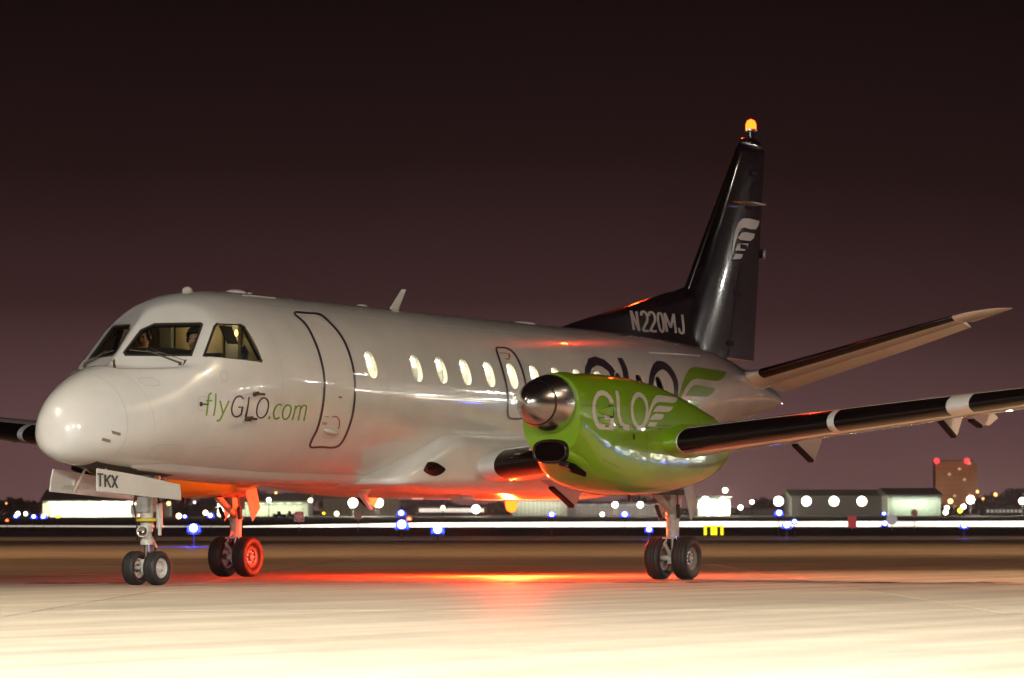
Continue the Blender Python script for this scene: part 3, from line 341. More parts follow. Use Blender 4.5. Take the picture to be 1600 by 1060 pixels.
# ---------------------------------------------------------------- the aircraft
AC = thing('turboprop_airliner', (8.0, 0, 0), 'white twin turboprop airliner with green engine nacelles and dark tail', 'airplane')
def fskin(x, z, off=0.0, s=-1):                    # point on the fuselage side
    p = softclip((x, fus_side(x, z), z)); return (p[0], (p[1]-off)*(-s), p[2])
def srange(a, b, st):
    n = max(1, round((b-a)/st)); return [a+(b-a)*i/n for i in range(n+1)]
def uniq(l):
    o = []
    for x in l:
        if not o or x-o[-1] > 1e-6: o.append(x)
    return o
NA = 120
XS = uniq(srange(0.39, 0.5, 0.011)+srange(0.5, 3.4, 0.03)+srange(3.4, 14.0, 0.07)+srange(14.0, 20.45, 0.1))
fm = M().grid([[fus_pt(x, 2*PI*k/NA) for k in range(NA)] for x in XS], True, True, True)
me = bpy.data.meshes.new('fuselage'); me.from_pydata(fm.v, [], fm.f)
bm = bmesh.new(); bm.from_mesh(me); bmesh.ops.recalc_face_normals(bm, faces=bm.faces)
def cut_hole(bm, poly, direction, side):
    """cut a convex outline through the skin, only on one side of the hull"""
    poly = [Vector(p) for p in poly]; d = Vector(direction).normalized(); c = sum(poly, Vector())/len(poly)
    lo = [min(p[i] for p in poly)-0.14 for i in range(3)]; hi = [max(p[i] for p in poly)+0.14 for i in range(3)]
    def near(f):
        m = f.calc_center_median()
        return all(lo[i] <= m[i] <= hi[i] for i in range(3)) and (m.y*side > -0.03)
    planes = []
    for i, p in enumerate(poly):
        q = poly[(i+1) % len(poly)]; n = (q-p).cross(d).normalized()
        if n.dot(c-p) > 0: n = -n
        planes.append((p, n))
    fs = [f for f in bm.faces if near(f)]
    for p, n in planes:
        g = list({v for f in fs for v in f.verts})+list({e for f in fs for e in f.edges})+fs
        r = bmesh.ops.bisect_plane(bm, geom=g, dist=1e-6, plane_co=p, plane_no=n)
        fs = [f for f in {x for x in r['geom'] if isinstance(x, bmesh.types.BMFace)} | {x for x in fs if x.is_valid} if near(f)]
    dead = [f for f in fs if all((f.calc_center_median()-p).dot(n) < -1e-6 for p, n in planes)]
    bmesh.ops.delete(bm, geom=dead, context='FACES')
def wpl(y, z, off=0.0, s=-1):                      # windshield plane, height and span -> point
    y0 = -abs(y); x = WA[0]-(WN[1]*(y0-WA[1])+WN[2]*(z-WA[2]))/WN[0]
    return (x+WN[0]*off, (y0+WN[1]*off)*(-s), z+WN[2]*off)
W2 = [(0.052, 2.692), (0.088, 2.652), (0.718, 2.652), (0.640, 3.030), (0.612, 3.052), (0.170, 3.040), (0.078, 2.962)]
W3 = [(2.160, 2.672), (2.195, 2.652), (3.036, 2.606), (3.062, 2.628), (3.005, 3.030), (2.962, 3.055), (2.592, 3.052), (2.525, 3.018)]
WX = [5.516]+[6.645+0.64*i for i in range(12)]
def oval(x, z, a, b, n=26, e=2.5):
    return [(x+a*math.copysign(abs(math.cos(t))**(2/e), math.cos(t)), z+b*math.copysign(abs(math.sin(t))**(2/e), math.sin(t))) for t in [2*PI*k/n for k in range(n)]]
for s in (-1, 1):
    cut_hole(bm, [wpl(y, z, 0, s) for y, z in W2], (WN[0], WN[1]*(-s), WN[2]), s)
    cut_hole(bm, [fskin(x, z, 0, s) for x, z in W3], (0, 1, 0), s)
    for x in WX: cut_hole(bm, [fskin(*p, 0, s) for p in oval(x, 2.675, 0.132, 0.178)], (0, 1, 0), s)
bm.to_mesh(me); bm.free()
FUSO = link('fuselage', me, WHITE, AC, smooth='all')
def inset(poly, d):
    n = len(poly); out = []; cx = sum(p[0] for p in poly)/n; cy = sum(p[1] for p in poly)/n
    for i in range(n):
        a, b, c = poly[i-1], poly[i], poly[(i+1) % n]
        e1 = (b[0]-a[0], b[1]-a[1]); e2 = (c[0]-b[0], c[1]-b[1])
        l1 = math.hypot(*e1); l2 = math.hypot(*e2); n1 = (-e1[1]/l1, e1[0]/l1); n2 = (-e2[1]/l2, e2[0]/l2)
        nx, ny = n1[0]+n2[0], n1[1]+n2[1]; l = math.hypot(nx, ny); nx /= l; ny /= l
        k = 1/max(0.5, nx*n1[0]+ny*n1[1])
        if nx*(cx-b[0])+ny*(cy-b[1]) < 0: nx, ny = -nx, -ny
        out.append((b[0]+nx*d*k, b[1]+ny*d*k))
    return out
def window(poly, fn, s, seal, depth, frame_mat, pane_mat, name):
    m = M(); a = inset(poly, -0.006); b = inset(poly, seal)
    rows = [[fn(*p, o, s) for p in q] for q, o in ((a, -0.003), (a, 0.004), (b, 0.004), (b, -depth))]
    m.grid(rows, True)
    fr = build(name, m, frame_mat, AC, smooth=True)
    pm = M(); n = len(b); pr = [fn(*p, -0.012, s) for p in b]; c = tuple(sum(p[0] for p in b)/n if i == 0 else sum(p[1] for p in b)/n for i in (0, 1))
    pm.add(pr+[fn(*c, -0.012, s)], [(i, (i+1) % n, n) for i in range(n)])
    build('pane', pm, pane_mat, fr)
SEAL = mat('window_seal', (0.03, 0.026, 0.02), 0.5); RIM = mat('window_rim', (0.55, 0.54, 0.50), 0.4)
for s in (-1, 1):
    window(W2, wpl, s, 0.016, 0.05, SEAL, SHIELD, 'windshield')
    window(W3, fskin, s, 0.016, 0.05, SEAL, SHIELD, 'cockpit_side_window')
    for x in WX: window(oval(x, 2.675, 0.132, 0.178), fskin, s, 0.010, 0.05, RIM, PANE, 'cabin_window')

# decals: flat print laid on the skin a few millimetres proud
def decal(name, parts, surf, mt, parent, off=0.003, step=0.07, mirror=False):
    bm = bmesh.new(); lay = bm.verts.layers.float.new('lift')
    for ip, p in enumerate(parts):
        nv0 = len(bm.verts)
        if p[0] == 's':
            n = len(p[1])
            vs = [bm.verts.new((a[0], 0, a[1])) for a in p[1]]+[bm.verts.new((a[0], 0, a[1])) for a in p[2]]
            for i in range(n-1):
                try: bm.faces.new((vs[i], vs[i+1], vs[n+i+1], vs[n+i]))
                except ValueError: pass
        else:
            bm.faces.new([bm.verts.new((a[0], 0, a[1])) for a in p[1]])
        bm.verts.ensure_lookup_table()
        for v in bm.verts[nv0:]: v[lay] = 0.0004*ip
    bm.normal_update(); bmesh.ops.triangulate(bm, faces=bm.faces[:])
    xs = [v.co.x for v in bm.verts]; zs = [v.co.z for v in bm.verts]
    for lo, hi, ax in ((min(xs), max(xs), 0), (min(zs), max(zs), 2)):
        k = math.floor(lo/step)+1
        while k*step < hi:
            co = [0, 0, 0]; no = [0, 0, 0]; co[ax] = k*step; no[ax] = 1
            bmesh.ops.bisect_plane(bm, geom=bm.verts[:]+bm.edges[:]+bm.faces[:], dist=1e-5, plane_co=co, plane_no=no); k += 1
    for v in bm.verts: v.co.y = surf(v.co.x, v.co.z)-off-v[lay]
    for f in bm.faces:
        if f.normal.y > 0: f.normal_flip()
    bm.normal_update()
    for f in bm.faces:
        if f.normal.y > 0: f.normal_flip()
    me = bpy.data.meshes.new(name); bm.to_mesh(me); bm.free()
    return link(name, me, mt, parent)
def fsy(x, z): return softclip((x, fus_side(x, z), z))[1]
def letters(key, groups, surf, mt, parent, name='letter', **kw):      # one object per letter
    for i, g in enumerate(groups): decal(name, [DECALS[key][k] for k in g], surf, mt, parent, **kw)
letters('fly_com', ((0, 1), (2,), (3, 4), (5,), (6,), (7,), (8, 9, 10)), fsy, DECO_GREEN, FUSO)
letters('GLO_small', ((0, 1), (2,), (3,)), fsy, DECO_NAVY, FUSO)
letters('fus_glo', ((0,), (1,), (2,)), fsy, DECO_NAVY, FUSO)
letters('fus_wing', ((0,), (1,), (2,), (3,)), fsy, DECO_GREEN, FUSO, 'emblem_feather')
# passenger door and emergency exit: a slightly proud panel with its dark outline
DOOR = mat('door_skin_paint', (0.70, 0.69, 0.67), 0.34, coat=0.55, noise=(1.6, 0.08), bump=(3.0, 0.35, 0.004))
def panel(name, outline):
    mid = [((a[0]+b[0])/2, (a[1]+b[1])/2) for a, b in zip(outline[1], outline[2])][:-1]
    return decal(name, [('f', mid)], fsy, DOOR, AC, off=0.0025, step=0.1)
door = panel('passenger_door', DECALS['door_outline'][0])
decal('door_outline', DECALS['door_outline'], fsy, DECO_NAVY, door, off=0.005)
letters('door_mark', [(k,) for k in range(len(DECALS['door_mark']))], fsy, RED, door, 'door_marking', off=0.005)
m = M(); hx = [4.50, 4.56, 4.66, 4.78, 4.86]
m.tube([Vector(fskin(x, 1.845-0.01*i, 0.02+0.012*(i in (1, 2, 3)))) for i, x in enumerate(hx)], [0.008, 0.024, 0.028, 0.024, 0.008], 12)
build('door_handle', m, WHITE, door, smooth='all')
exitd = panel('emergency_exit', DECALS['exit_outline'][0])
# the exit panel carries a window: open it
bm = bmesh.new(); bm.from_mesh(exitd.data)
cut_hole(bm, [fskin(*p, 0.0025) for p in oval(WX[5], 2.675, 0.135, 0.181)], (0, 1, 0), -1); bm.to_mesh(exitd.data); bm.free()
decal('exit_outline', DECALS['exit_outline'], fsy, DECO_NAVY, exitd, off=0.005)
letters('exit_mark', [(k,) for k in range(len(DECALS['exit_mark']))], fsy, RED, exitd, 'exit_marking', off=0.005)
# panel joints
def ring_seam(x0, a0, a1, w=0.008, lean=0.0):
    n = 60; rows = []
    for k in range(n+1):
        a = a0+(a1-a0)*k/n; p = Vector(fus_pt(x0+lean*math.cos(a), a)); q = Vector(fus_pt(x0+w+lean*math.cos(a), a)); c = Vector((x0, 0, FUS(x0)[3]))
        for v in (p, q): v += (v-c).normalized()*0.0022
        rows.append([p, q])
    build('panel_joint', M().grid(rows), SEAM, FUSO, recalc=False)
ring_seam(0.98, 0, 2*PI, 0.007); ring_seam(1.32, -1.9, 1.9, 0.005, -0.1); ring_seam(3.42, 0.5, 2.6, 0.006); ring_seam(5.85, 0.45, 2.5, 0.006)
ring_seam(6.28, 0.4, 2.4, 0.004); ring_seam(14.4, 0.2, 2.5, 0.005); ring_seam(16.6, 0.25, 2.6, 0.008)
LAP = mat('lap_joint', (0.56, 0.54, 0.51), 0.6)
for a in (0.62, 1.12, 1.62, 2.1):                  # longitudinal lap joints
    rows = []
    for x in srange(3.45, 14.3, 0.2):
        r_ = []
        for da in (-0.0022, 0.0022):
            v = Vector(fus_pt(x, a+da)); c_ = Vector((x, 0, FUS(x)[3])); r_.append(v+(v-c_).normalized()*0.0018)
        rows.append(r_)
    build('panel_joint', M().grid(rows), LAP, FUSO, recalc=False)
for x in (7.6, 8.9, 10.2, 11.5, 12.8): ring_seam(x, 0.4, 2.2, 0.004)
def hatch(x, z, a, b, w=0.007, n=28, e=3.2):
    o = oval(x, z, a, b, n, e); i = inset(o, w); o.append(o[0]); i.append(i[0])
    decal('hatch_outline', [('s', o, i)], fsy, SEAM, FUSO, off=0.0022)
for h in ((2.35, 2.42, 0.06, 0.06), (1.42, 2.33, 0.10, 0.05), (1.72, 1.53, 0.26, 0.09), (2.5, 1.52, 0.19, 0.09), (2.02, 2.09, 0.085, 0.085), (2.84, 2.07, 0.17, 0.17), (4.32, 2.36, 0.05, 0.045)): hatch(*h)
# dark drain grilles low on the nose
for (x, z) in ((0.83, 1.735), (0.73, 1.655)):
    q = Vector(fskin(x, z, 0.004)); build('static_vent', M().obox(q, (0.055, -0.045, -0.018), (0.002, 0.003, 0), (0, -0.004, 0.016)), mat('vent_grey', (0.16, 0.14, 0.10), 0.6), AC)
# probes
def probe(x, z, up, L=0.12):
    m = M(); b = Vector(fskin(x, z, 0)); o = Vector((0, -1, 0))
    m.tube([b, b+o*0.07+Vector((-0.01, 0, 0.01*up))], [0.03, 0.022], 10); tip = b+o*0.085
    m.tube([tip+Vector((0.09, 0, 0)), tip+Vector((-L, 0, 0))], [0.016, 0.011], 10)
    build('pitot_probe', m, mat('probe_metal', (0.10, 0.075, 0.06), 0.35, metal=0.6), AC, smooth=True)
probe(2.86, 2.225, 1, 0.14); probe(2.80, 1.935, -1, 0.14)
m = M(); b = Vector(fskin(1.98, 2.085)); m.lathe(b, (0, -1, 0), [(0, 0.028), (0.012, 0.026), (0.014, 0)], 14); m.tube([b+Vector((0, -0.014, 0)), b+Vector((0.12, -0.03, 0.0))], [0.010, 0.004], 8)
build('angle_vane', m, mat('probe_metal', (0.1, 0.075, 0.06), 0.35), AC, smooth=True)
m = M(); b = Vector(fus_pt(1.36, 0.22)); m.tube([b, b+Vector((-0.03, -0.01, 0.09))], [0.018, 0.012], 10); m.tube([b+Vector((-0.03, -0.01, 0.09)), b+Vector((-0.06, -0.01, 0.10))], [0.020, 0.020], 10)
build('ice_probe', m, mat('probe_metal', (0.1, 0.075, 0.06), 0.35), AC, smooth=True)
# wipers lie on the windshield planes
for s in (-1, 1):
    m = M(); base = Vector(wpl(0.66, 2.545, 0.03, s)); m.tube([Vector(wpl(0.66, 2.545, -0.03, s)), base], 0.02, 10)
    tip = Vector(wpl(0.26, 2.70, 0.025, s)); m.tube([base, tip], [0.012, 0.007], 8)
    m.tube([Vector(wpl(0.70, 2.57, 0.03, s)), Vector(wpl(0.30, 2.715, 0.025, s))], 0.004, 6)
    m.tube([Vector(wpl(0.10, 2.705, 0.02, s)), Vector(wpl(0.46, 2.665, 0.02, s))], 0.007, 6)
    build('wiper', m, mat('wiper_metal', (0.2, 0.18, 0.15), 0.3, metal=0.7), AC, smooth=True)
# roof and belly aerials, roof domes
def blade(name, x0, x1, zb, x2, x3, zt, y=0.0, t=0.022, mt=WHITE):
    m = M(); n = 10
    def foil(xa, xb, z, tt): return [(xa+(xb-xa)*(0.5-0.5*math.cos(2*PI*k/16)), y+tt*math.sin(2*PI*k/16)*(1.0-0.4*(0.5-0.5*math.cos(2*PI*k/16))), z) for k in range(16)]
    m.grid([foil(x0-0.02, x1+0.03, zb-0.02, t*1.6), foil(x0, x1, zb+0.03*(1 if zt > zb else -1), t), foil(x2, x3, zt, t*0.45)], True, True, True)
    return build(name, m, mt, AC, smooth=True)
blade('blade_aerial', 7.90, 8.13, 3.51, 8.20, 8.33, 3.805)
blade('blade_aerial', 6.98, 7.26, 1.20, 7.36, 7.47, 0.905)
for (x, a, h) in ((3.08, 0.10, 0.06), (4.15, 0.20, 0.045), (7.15, 0.12, 0.03), (11.6, 0.28, 0.035), (4.45, 0.06, 0.025)):
    m = M(); zt = FUS(x)[0]; m.ball((x, -0.02, zt), a, a*0.45, h, 16, 8); build('roof_aerial', m, WHITE, AC, smooth='all')
m = M(); rows = []
for i in range(13): x = 3.72+0.75*i/12; rows.append([fus_pt(x, 0.31), tuple(Vector(fus_pt(x, 0.325))+Vector((0, -0.006, 0.012))), fus_pt(x, 0.345)])
build('drip_rail', m.grid(rows), WHITE, AC)
m = M(); rows = []
for i in range(13): x = 13.9+2.0*i/12; rows.append([fus_pt(x, 0.78), tuple(Vector(fus_pt(x, 0.795))+Vector((0, -0.01, 0.01))), fus_pt(x, 0.81)])
build('drip_rail', m.grid(rows), WHITE, AC)
# ---- cockpit and cabin inside
LIN = mat('cockpit_liner', (0.20, 0.17, 0.10), 0.7, noise=(4, 0.2)); CAB = mat('cabin_liner', (0.75, 0.72, 0.62), 0.6)
def bulkhead(name, x, mt):
    b = build(name, M().add([fus_pt(x, 2*PI*k/60) for k in range(60)], [tuple(range(60))]), mt, AC); return b
bulk = bulkhead('cockpit_bulkhead', 3.38, LIN)
m = M(); m.box(3.30, 3.36, -0.36, 0.30, 1.9, 3.15); build('cockpit_door', m, mat('cockpit_door_tan', (0.33, 0.25, 0.13), 0.6), AC, bevel=0.01)
m = M()
for y in (-0.52, 0.42): m.box(3.27, 3.35, y-0.09, y+0.09, 2.2, 3.2)
build('equipment_rack', m, mat('rack_grey', (0.22, 0.2, 0.15), 0.6), AC, bevel=0.01)
for y, z in ((-0.05, 2.985), (-0.62, 2.97)):
    build('cockpit_lamp', M().ball((3.22, y, z), 0.022, 0.022, 0.04), glow('cockpit_lamp_glow', (1.0, 0.55, 0.14), 5), AC, smooth='all')
    l = bpy.data.lights.new('cockpit_lamp', 'POINT'); l.energy = 2.6; l.color = (1, 0.80, 0.50); l.shadow_soft_size = 0.05
    o = bpy.data.objects.new('cockpit_lamp_light', l); COL.objects.link(o); o.location = (3.12, y, z); adopt(o, AC)
m = M(); m.grid([[(1.84, y, 2.40), (1.84+0.3*abs(y)**1.2, y, 2.60), (2.22, y, 2.70+0.06*math.cos(y*2.5)), (2.40, y, 2.72+0.06*math.cos(y*2.5)), (2.46, y, 2.64), (2.45, y, 2.1)] for y in srange(-0.70, 0.70, 0.1)])
build('glareshield', m, mat('glareshield_black', (0.012, 0.011, 0.01), 0.8), AC, smooth=True)
build('cockpit_floor', M().box(1.9, 3.36, -0.6, 0.6, 1.70, 1.74), DARK, AC)
for y in (-0.45, 0.45):
    m = M(); m.box(2.80, 2.92, y-0.22, y+0.22, 2.05, 2.72); m.box(2.42, 2.9, y-0.22, y+0.22, 1.98, 2.10); m.box(2.6, 2.75, y-0.1, y+0.1, 1.74, 1.98)
    build('pilot_seat', m, mat('seat_dark', (0.03, 0.03, 0.035), 0.8), AC, bevel=0.03)
build('sun_visor', M().prism([(2.66, -0.74, 3.03), (2.93, -0.74, 3.03), (2.99, -0.80, 2.82), (2.76, -0.80, 2.82)], (0, 0.012, 0)), DARK, AC)
m = M()
for k in range(5): m.tube([(2.92+0.02*k, -0.9+0.01*k, 2.80-0.05*k), (2.97, -0.93, 2.72), (2.94+0.015*k, -0.9, 2.60)], [0.03, 0.025, 0.02], 8)
build('hanging_jacket', m, mat('blue_cloth', (0.05, 0.08, 0.14), 0.85), AC, smooth=True)
bulkhead('aft_bulkhead', 12.05, CAB); bulkhead('galley_bulkhead', 5.02, CAB)
build('cabin_floor', M().box(5.03, 12.04, -0.90, 0.90, 1.70, 1.76), mat('cabin_carpet', (0.08, 0.09, 0.12), 0.9), AC)
for y in (-0.52, 0.52):
    m = M(); rows = []
    for x in (5.05, 12.03): rows.append([(x, y*0.82, 3.34), (x, y*0.86, 3.10), (x, y*1.20, 2.97), (x, y*1.66, 3.05), (x, y*1.5, 3.12)])
    build('overhead_bin', m.grid(rows), CAB, AC)
    build('cabin_light_strip', M().box(5.1, 12.0, y*0.62-0.04, y*0.62+0.04, 3.30, 3.32), glow('cabin_light_glow', (1.0, 0.88, 0.62), 60), AC)
for y in (-0.70, 0.70):
    build('sidewall_light', M().box(5.1, 12.0, y-0.03, y+0.03, 2.945, 2.965), glow('sidewall_glow', (1.0, 0.90, 0.66), 30), AC)
seat = M(); seat.box(0.0, 0.42, -0.21, 0.21, 2.06, 2.20); seat.box(0.38, 0.48, -0.21, 0.21, 2.1, 2.70); seat.box(0.02, 0.4, -0.19, 0.19, 1.76, 2.06)
so = None
for i in range(9):
    for y in (-0.78, 0.36, 0.80):
        if so is None:
            so = build('cabin_seat', seat, mat('seat_grey', (0.38, 0.37, 0.36), 0.8), AC, bevel=0.03); c = so
        else:
            c = so.copy(); COL.objects.link(c); adopt(c, AC)
        c.location = (5.75+0.70*i, y, 0)
# ---- belly fairing round the wing root
BEL = pchip([(6.20, 1.26, 1.215, 0.50, 1.235), (6.42, 1.36, 1.175, 1.06, 1.27), (6.75, 1.56, 1.140, 1.175, 1.35), (7.1, 1.74, 1.105, 1.225, 1.42), (7.45, 1.895, 1.08, 1.265, 1.48), (7.72, 1.935, 1.068, 1.285, 1.50), (10.0, 1.945, 1.055, 1.290, 1.50),
             (11.8, 1.93, 1.06, 1.275, 1.50), (12.6, 1.82, 1.10, 1.20, 1.46), (13.2, 1.62, 1.19, 0.95, 1.40), (13.5, 1.45, 1.28, 0.5, 1.36)])
m = M().grid([[sect(BEL, x, 2*PI*k/80, 4.2) for k in range(80)] for x in srange(6.2, 13.5, 0.08)], True, True, True)
build('belly_fairing', m, WHITE, AC, smooth='all')
def bside(x, z): return -side_y(BEL, x, z, 4.2)
decal('air_inlet_shade', [('f', [(6.72, 1.39), (6.76, 1.44), (6.83, 1.495), (6.90, 1.505), (7.00, 1.49), (7.10, 1.455), (7.165, 1.425), (7.18, 1.405), (7.16, 1.385), (7.08, 1.345), (6.98, 1.322), (6.88, 1.325), (6.78, 1.355)])], bside, BOOT, AC, off=0.006, step=0.04)  # dark patch on the fairing imitates the shaded inlet opening
for x, y in ((8.55, -0.72), (8.2, -0.15)):
    build('access_plate', M().box(x-0.16, x+0.16, y-0.10, y+0.10, 1.035, 1.085), WHITE, AC, bevel=0.01)
# ---- wings
def foil_pt(c, up, tc, camber=0.02):               # c: chord fraction
    c = max(0.0, min(1.0, c)); yt = 5*tc*(0.2969*math.sqrt(c)-0.126*c-0.3516*c*c+0.2843*c**3-0.1036*c**4)
    yc = camber*4*c*(1-c); return yc+yt if up else yc-yt
def foil_loop(c0, c1, tc, camber=0.02, n=22):
    cs = [c0+(c1-c0)*(0.5-0.5*math.cos(PI*k/n)) for k in range(n+1)] if c0 <= 0 else [c0+(c1-c0)*k/n for k in range(n+1)]
    up = [(c, foil_pt(c, True, tc, camber)) for c in cs]; lo = [(c, foil_pt(c, False, tc, camber)) for c in cs]
    return up[::-1]+(lo[1:] if c0 <= 0 else lo)
WING = pchip([(1.0, 7.92, 1.41, 2.86, 0.165), (3.355, 8.06, 1.667, 2.52, 0.16), (10.3, 8.48, 2.424, 1.14, 0.125), (10.72, 8.75, 2.47, 0.72, 0.10)])   # span, LE x, LE z, chord, t/c
def wing_pt(y, c, h, s, off=0.0):
    x, z, ch, tc = WING(y); return (x+c*ch, y*s, z+h*ch+off)
def wing_loop(y, c0, c1, s):
    return [wing_pt(y, c, h, s) for c, h in foil_loop(c0, c1, WING(y)[3])]
def nose_strip(y0, y1, s, reach, fn, tcfn, off, n=18, span=0.25, camber=0.02, rnd=0.0):
    rows = []
    ys = srange(y0, y1, span)
    for y in ys:
        tc, ch = tcfn(y); row = []
        for k in range(-n, n+1):
            t = abs(k)/n; c = reach*t*t
            h = foil_pt(c, k > 0, tc, camber); nx, nz = (-(1-t)**1.0, math.copysign(t**0.6, k) if k else 0)
            l = math.hypot(nx, nz) or 1; p = fn(y, c, h, s); row.append((p[0]+nx/l*off, p[1], p[2]+nz/l*off))
        rows.append(row)
    return M().grid(rows)
def wtc(y): w = WING(y); return (w[3], w[2])
for s in (-1, 1):
    ys = [1.0, 1.6, 2.4, 3.355, 4.2, 5.2, 6.2, 7.2, 8.2, 9.2, 10.0, 10.3, 10.5, 10.64, 10.72]
    w = build('wing', M().grid([wing_loop(y, 0, 0.735 if y < 10.4 else 1.0, s) for y in ys], True, True, True), WHITE, AC, smooth=True)
    def trail(name, y0, y1, droop):
        rows = []
        for y in srange(y0, y1, 0.5):
            x, z, ch, tc = WING(y); r = []
            for c, h in foil_loop(0.742, 1.0, tc, n=8):
                dx, dz = (c-0.742)*ch, (h-0.01)*ch; r.append((x+0.742*ch+dx*math.cos(droop)+dz*math.sin(droop), y*s, z+0.01*ch-dx*math.sin(droop)+dz*math.cos(droop)))
            rows.append(r)
        build(name, M().grid(rows, True, True, True), WHITE, w, smooth=True)
    trail('flap', 1.35, 2.84, 0.0); trail('flap', 3.87, 7.3, 0.0); trail('aileron', 7.34, 10.28, 0.03)
    for y0, y1 in ((1.52, 2.90), (4.06, 6.07), (6.16, 7.61), (7.90, 10.25)):
        build('deicing_boot', nose_strip(y0, y1, s, 0.105, wing_pt, wtc, 0.004), BOOT, w, smooth='all')
    for y, p in ((5.08, ((9.35, 1.80), (9.44, 1.735), (9.96, 1.535), (10.06, 1.54), (10.30, 1.80), (10.2, 1.86))), (6.92, ((9.55, 2.06), (9.78, 2.03), (10.27, 1.835), (10.36, 1.84), (10.56, 2.07), (10.4, 2.12))),
                 (7.42, ((9.45, 2.06), (9.56, 2.02), (9.88, 1.945), (10.2, 1.955), (10.52, 2.06), (10.3, 2.12))), (1.56, ((9.2, 1.30), (9.46, 1.215), (10.06, 0.965), (10.16, 0.97), (10.36, 1.17), (10.3, 1.32)))):
        m = M(); n = len(p); th = [0.03, 0.03, 0.012, 0.01, 0.006, 0.02]
        m.grid([[(px, s*y-th[i], pz) for i, (px, pz) in enumerate(p)], [(px, s*y+th[i], pz) for i, (px, pz) in enumerate(p)]], True, True, True)
        fa = build('flap_fairing', m, mat('fairing_paint', (0.40, 0.36, 0.36), 0.6, spec=0.15), w)
        e = M(); a, b = Vector((p[1][0], s*y, p[1][1])), Vector((p[2][0], s*y, p[2][1])); q = (b-a).normalized(); nn = Vector((q.z, 0, -q.x)); nn = nn if nn.z < 0 else -nn
        e.obox((a+b)/2+nn*0.012, (b-a)/2, (0, 0.036, 0), nn*0.02); build('fairing_edge', e, mat('fairing_edge_black', (0.006, 0.005, 0.005), 0.8, spec=0.1), fa)
    tip = Vector((9.0, s*10.70, 2.49)); build('navigation_light', M().ball(tip, 0.10, 0.05, 0.04), glow('nav_red' if s < 0 else 'nav_green', (1, 0.06, 0.03) if s < 0 else (0.05, 1, 0.25), 30), w, smooth='all')
    l = bpy.data.lights.new('navigation_lamp', 'POINT'); l.energy = 260 if s < 0 else 60; l.color = (1, 0.08, 0.04) if s < 0 else (0.1, 1, 0.3); l.shadow_soft_size = 0.05
    o = bpy.data.objects.new('navigation_lamp_light', l); COL.objects.link(o); o.location = tip+Vector((0, s*0.12, 0)); adopt(o, AC)
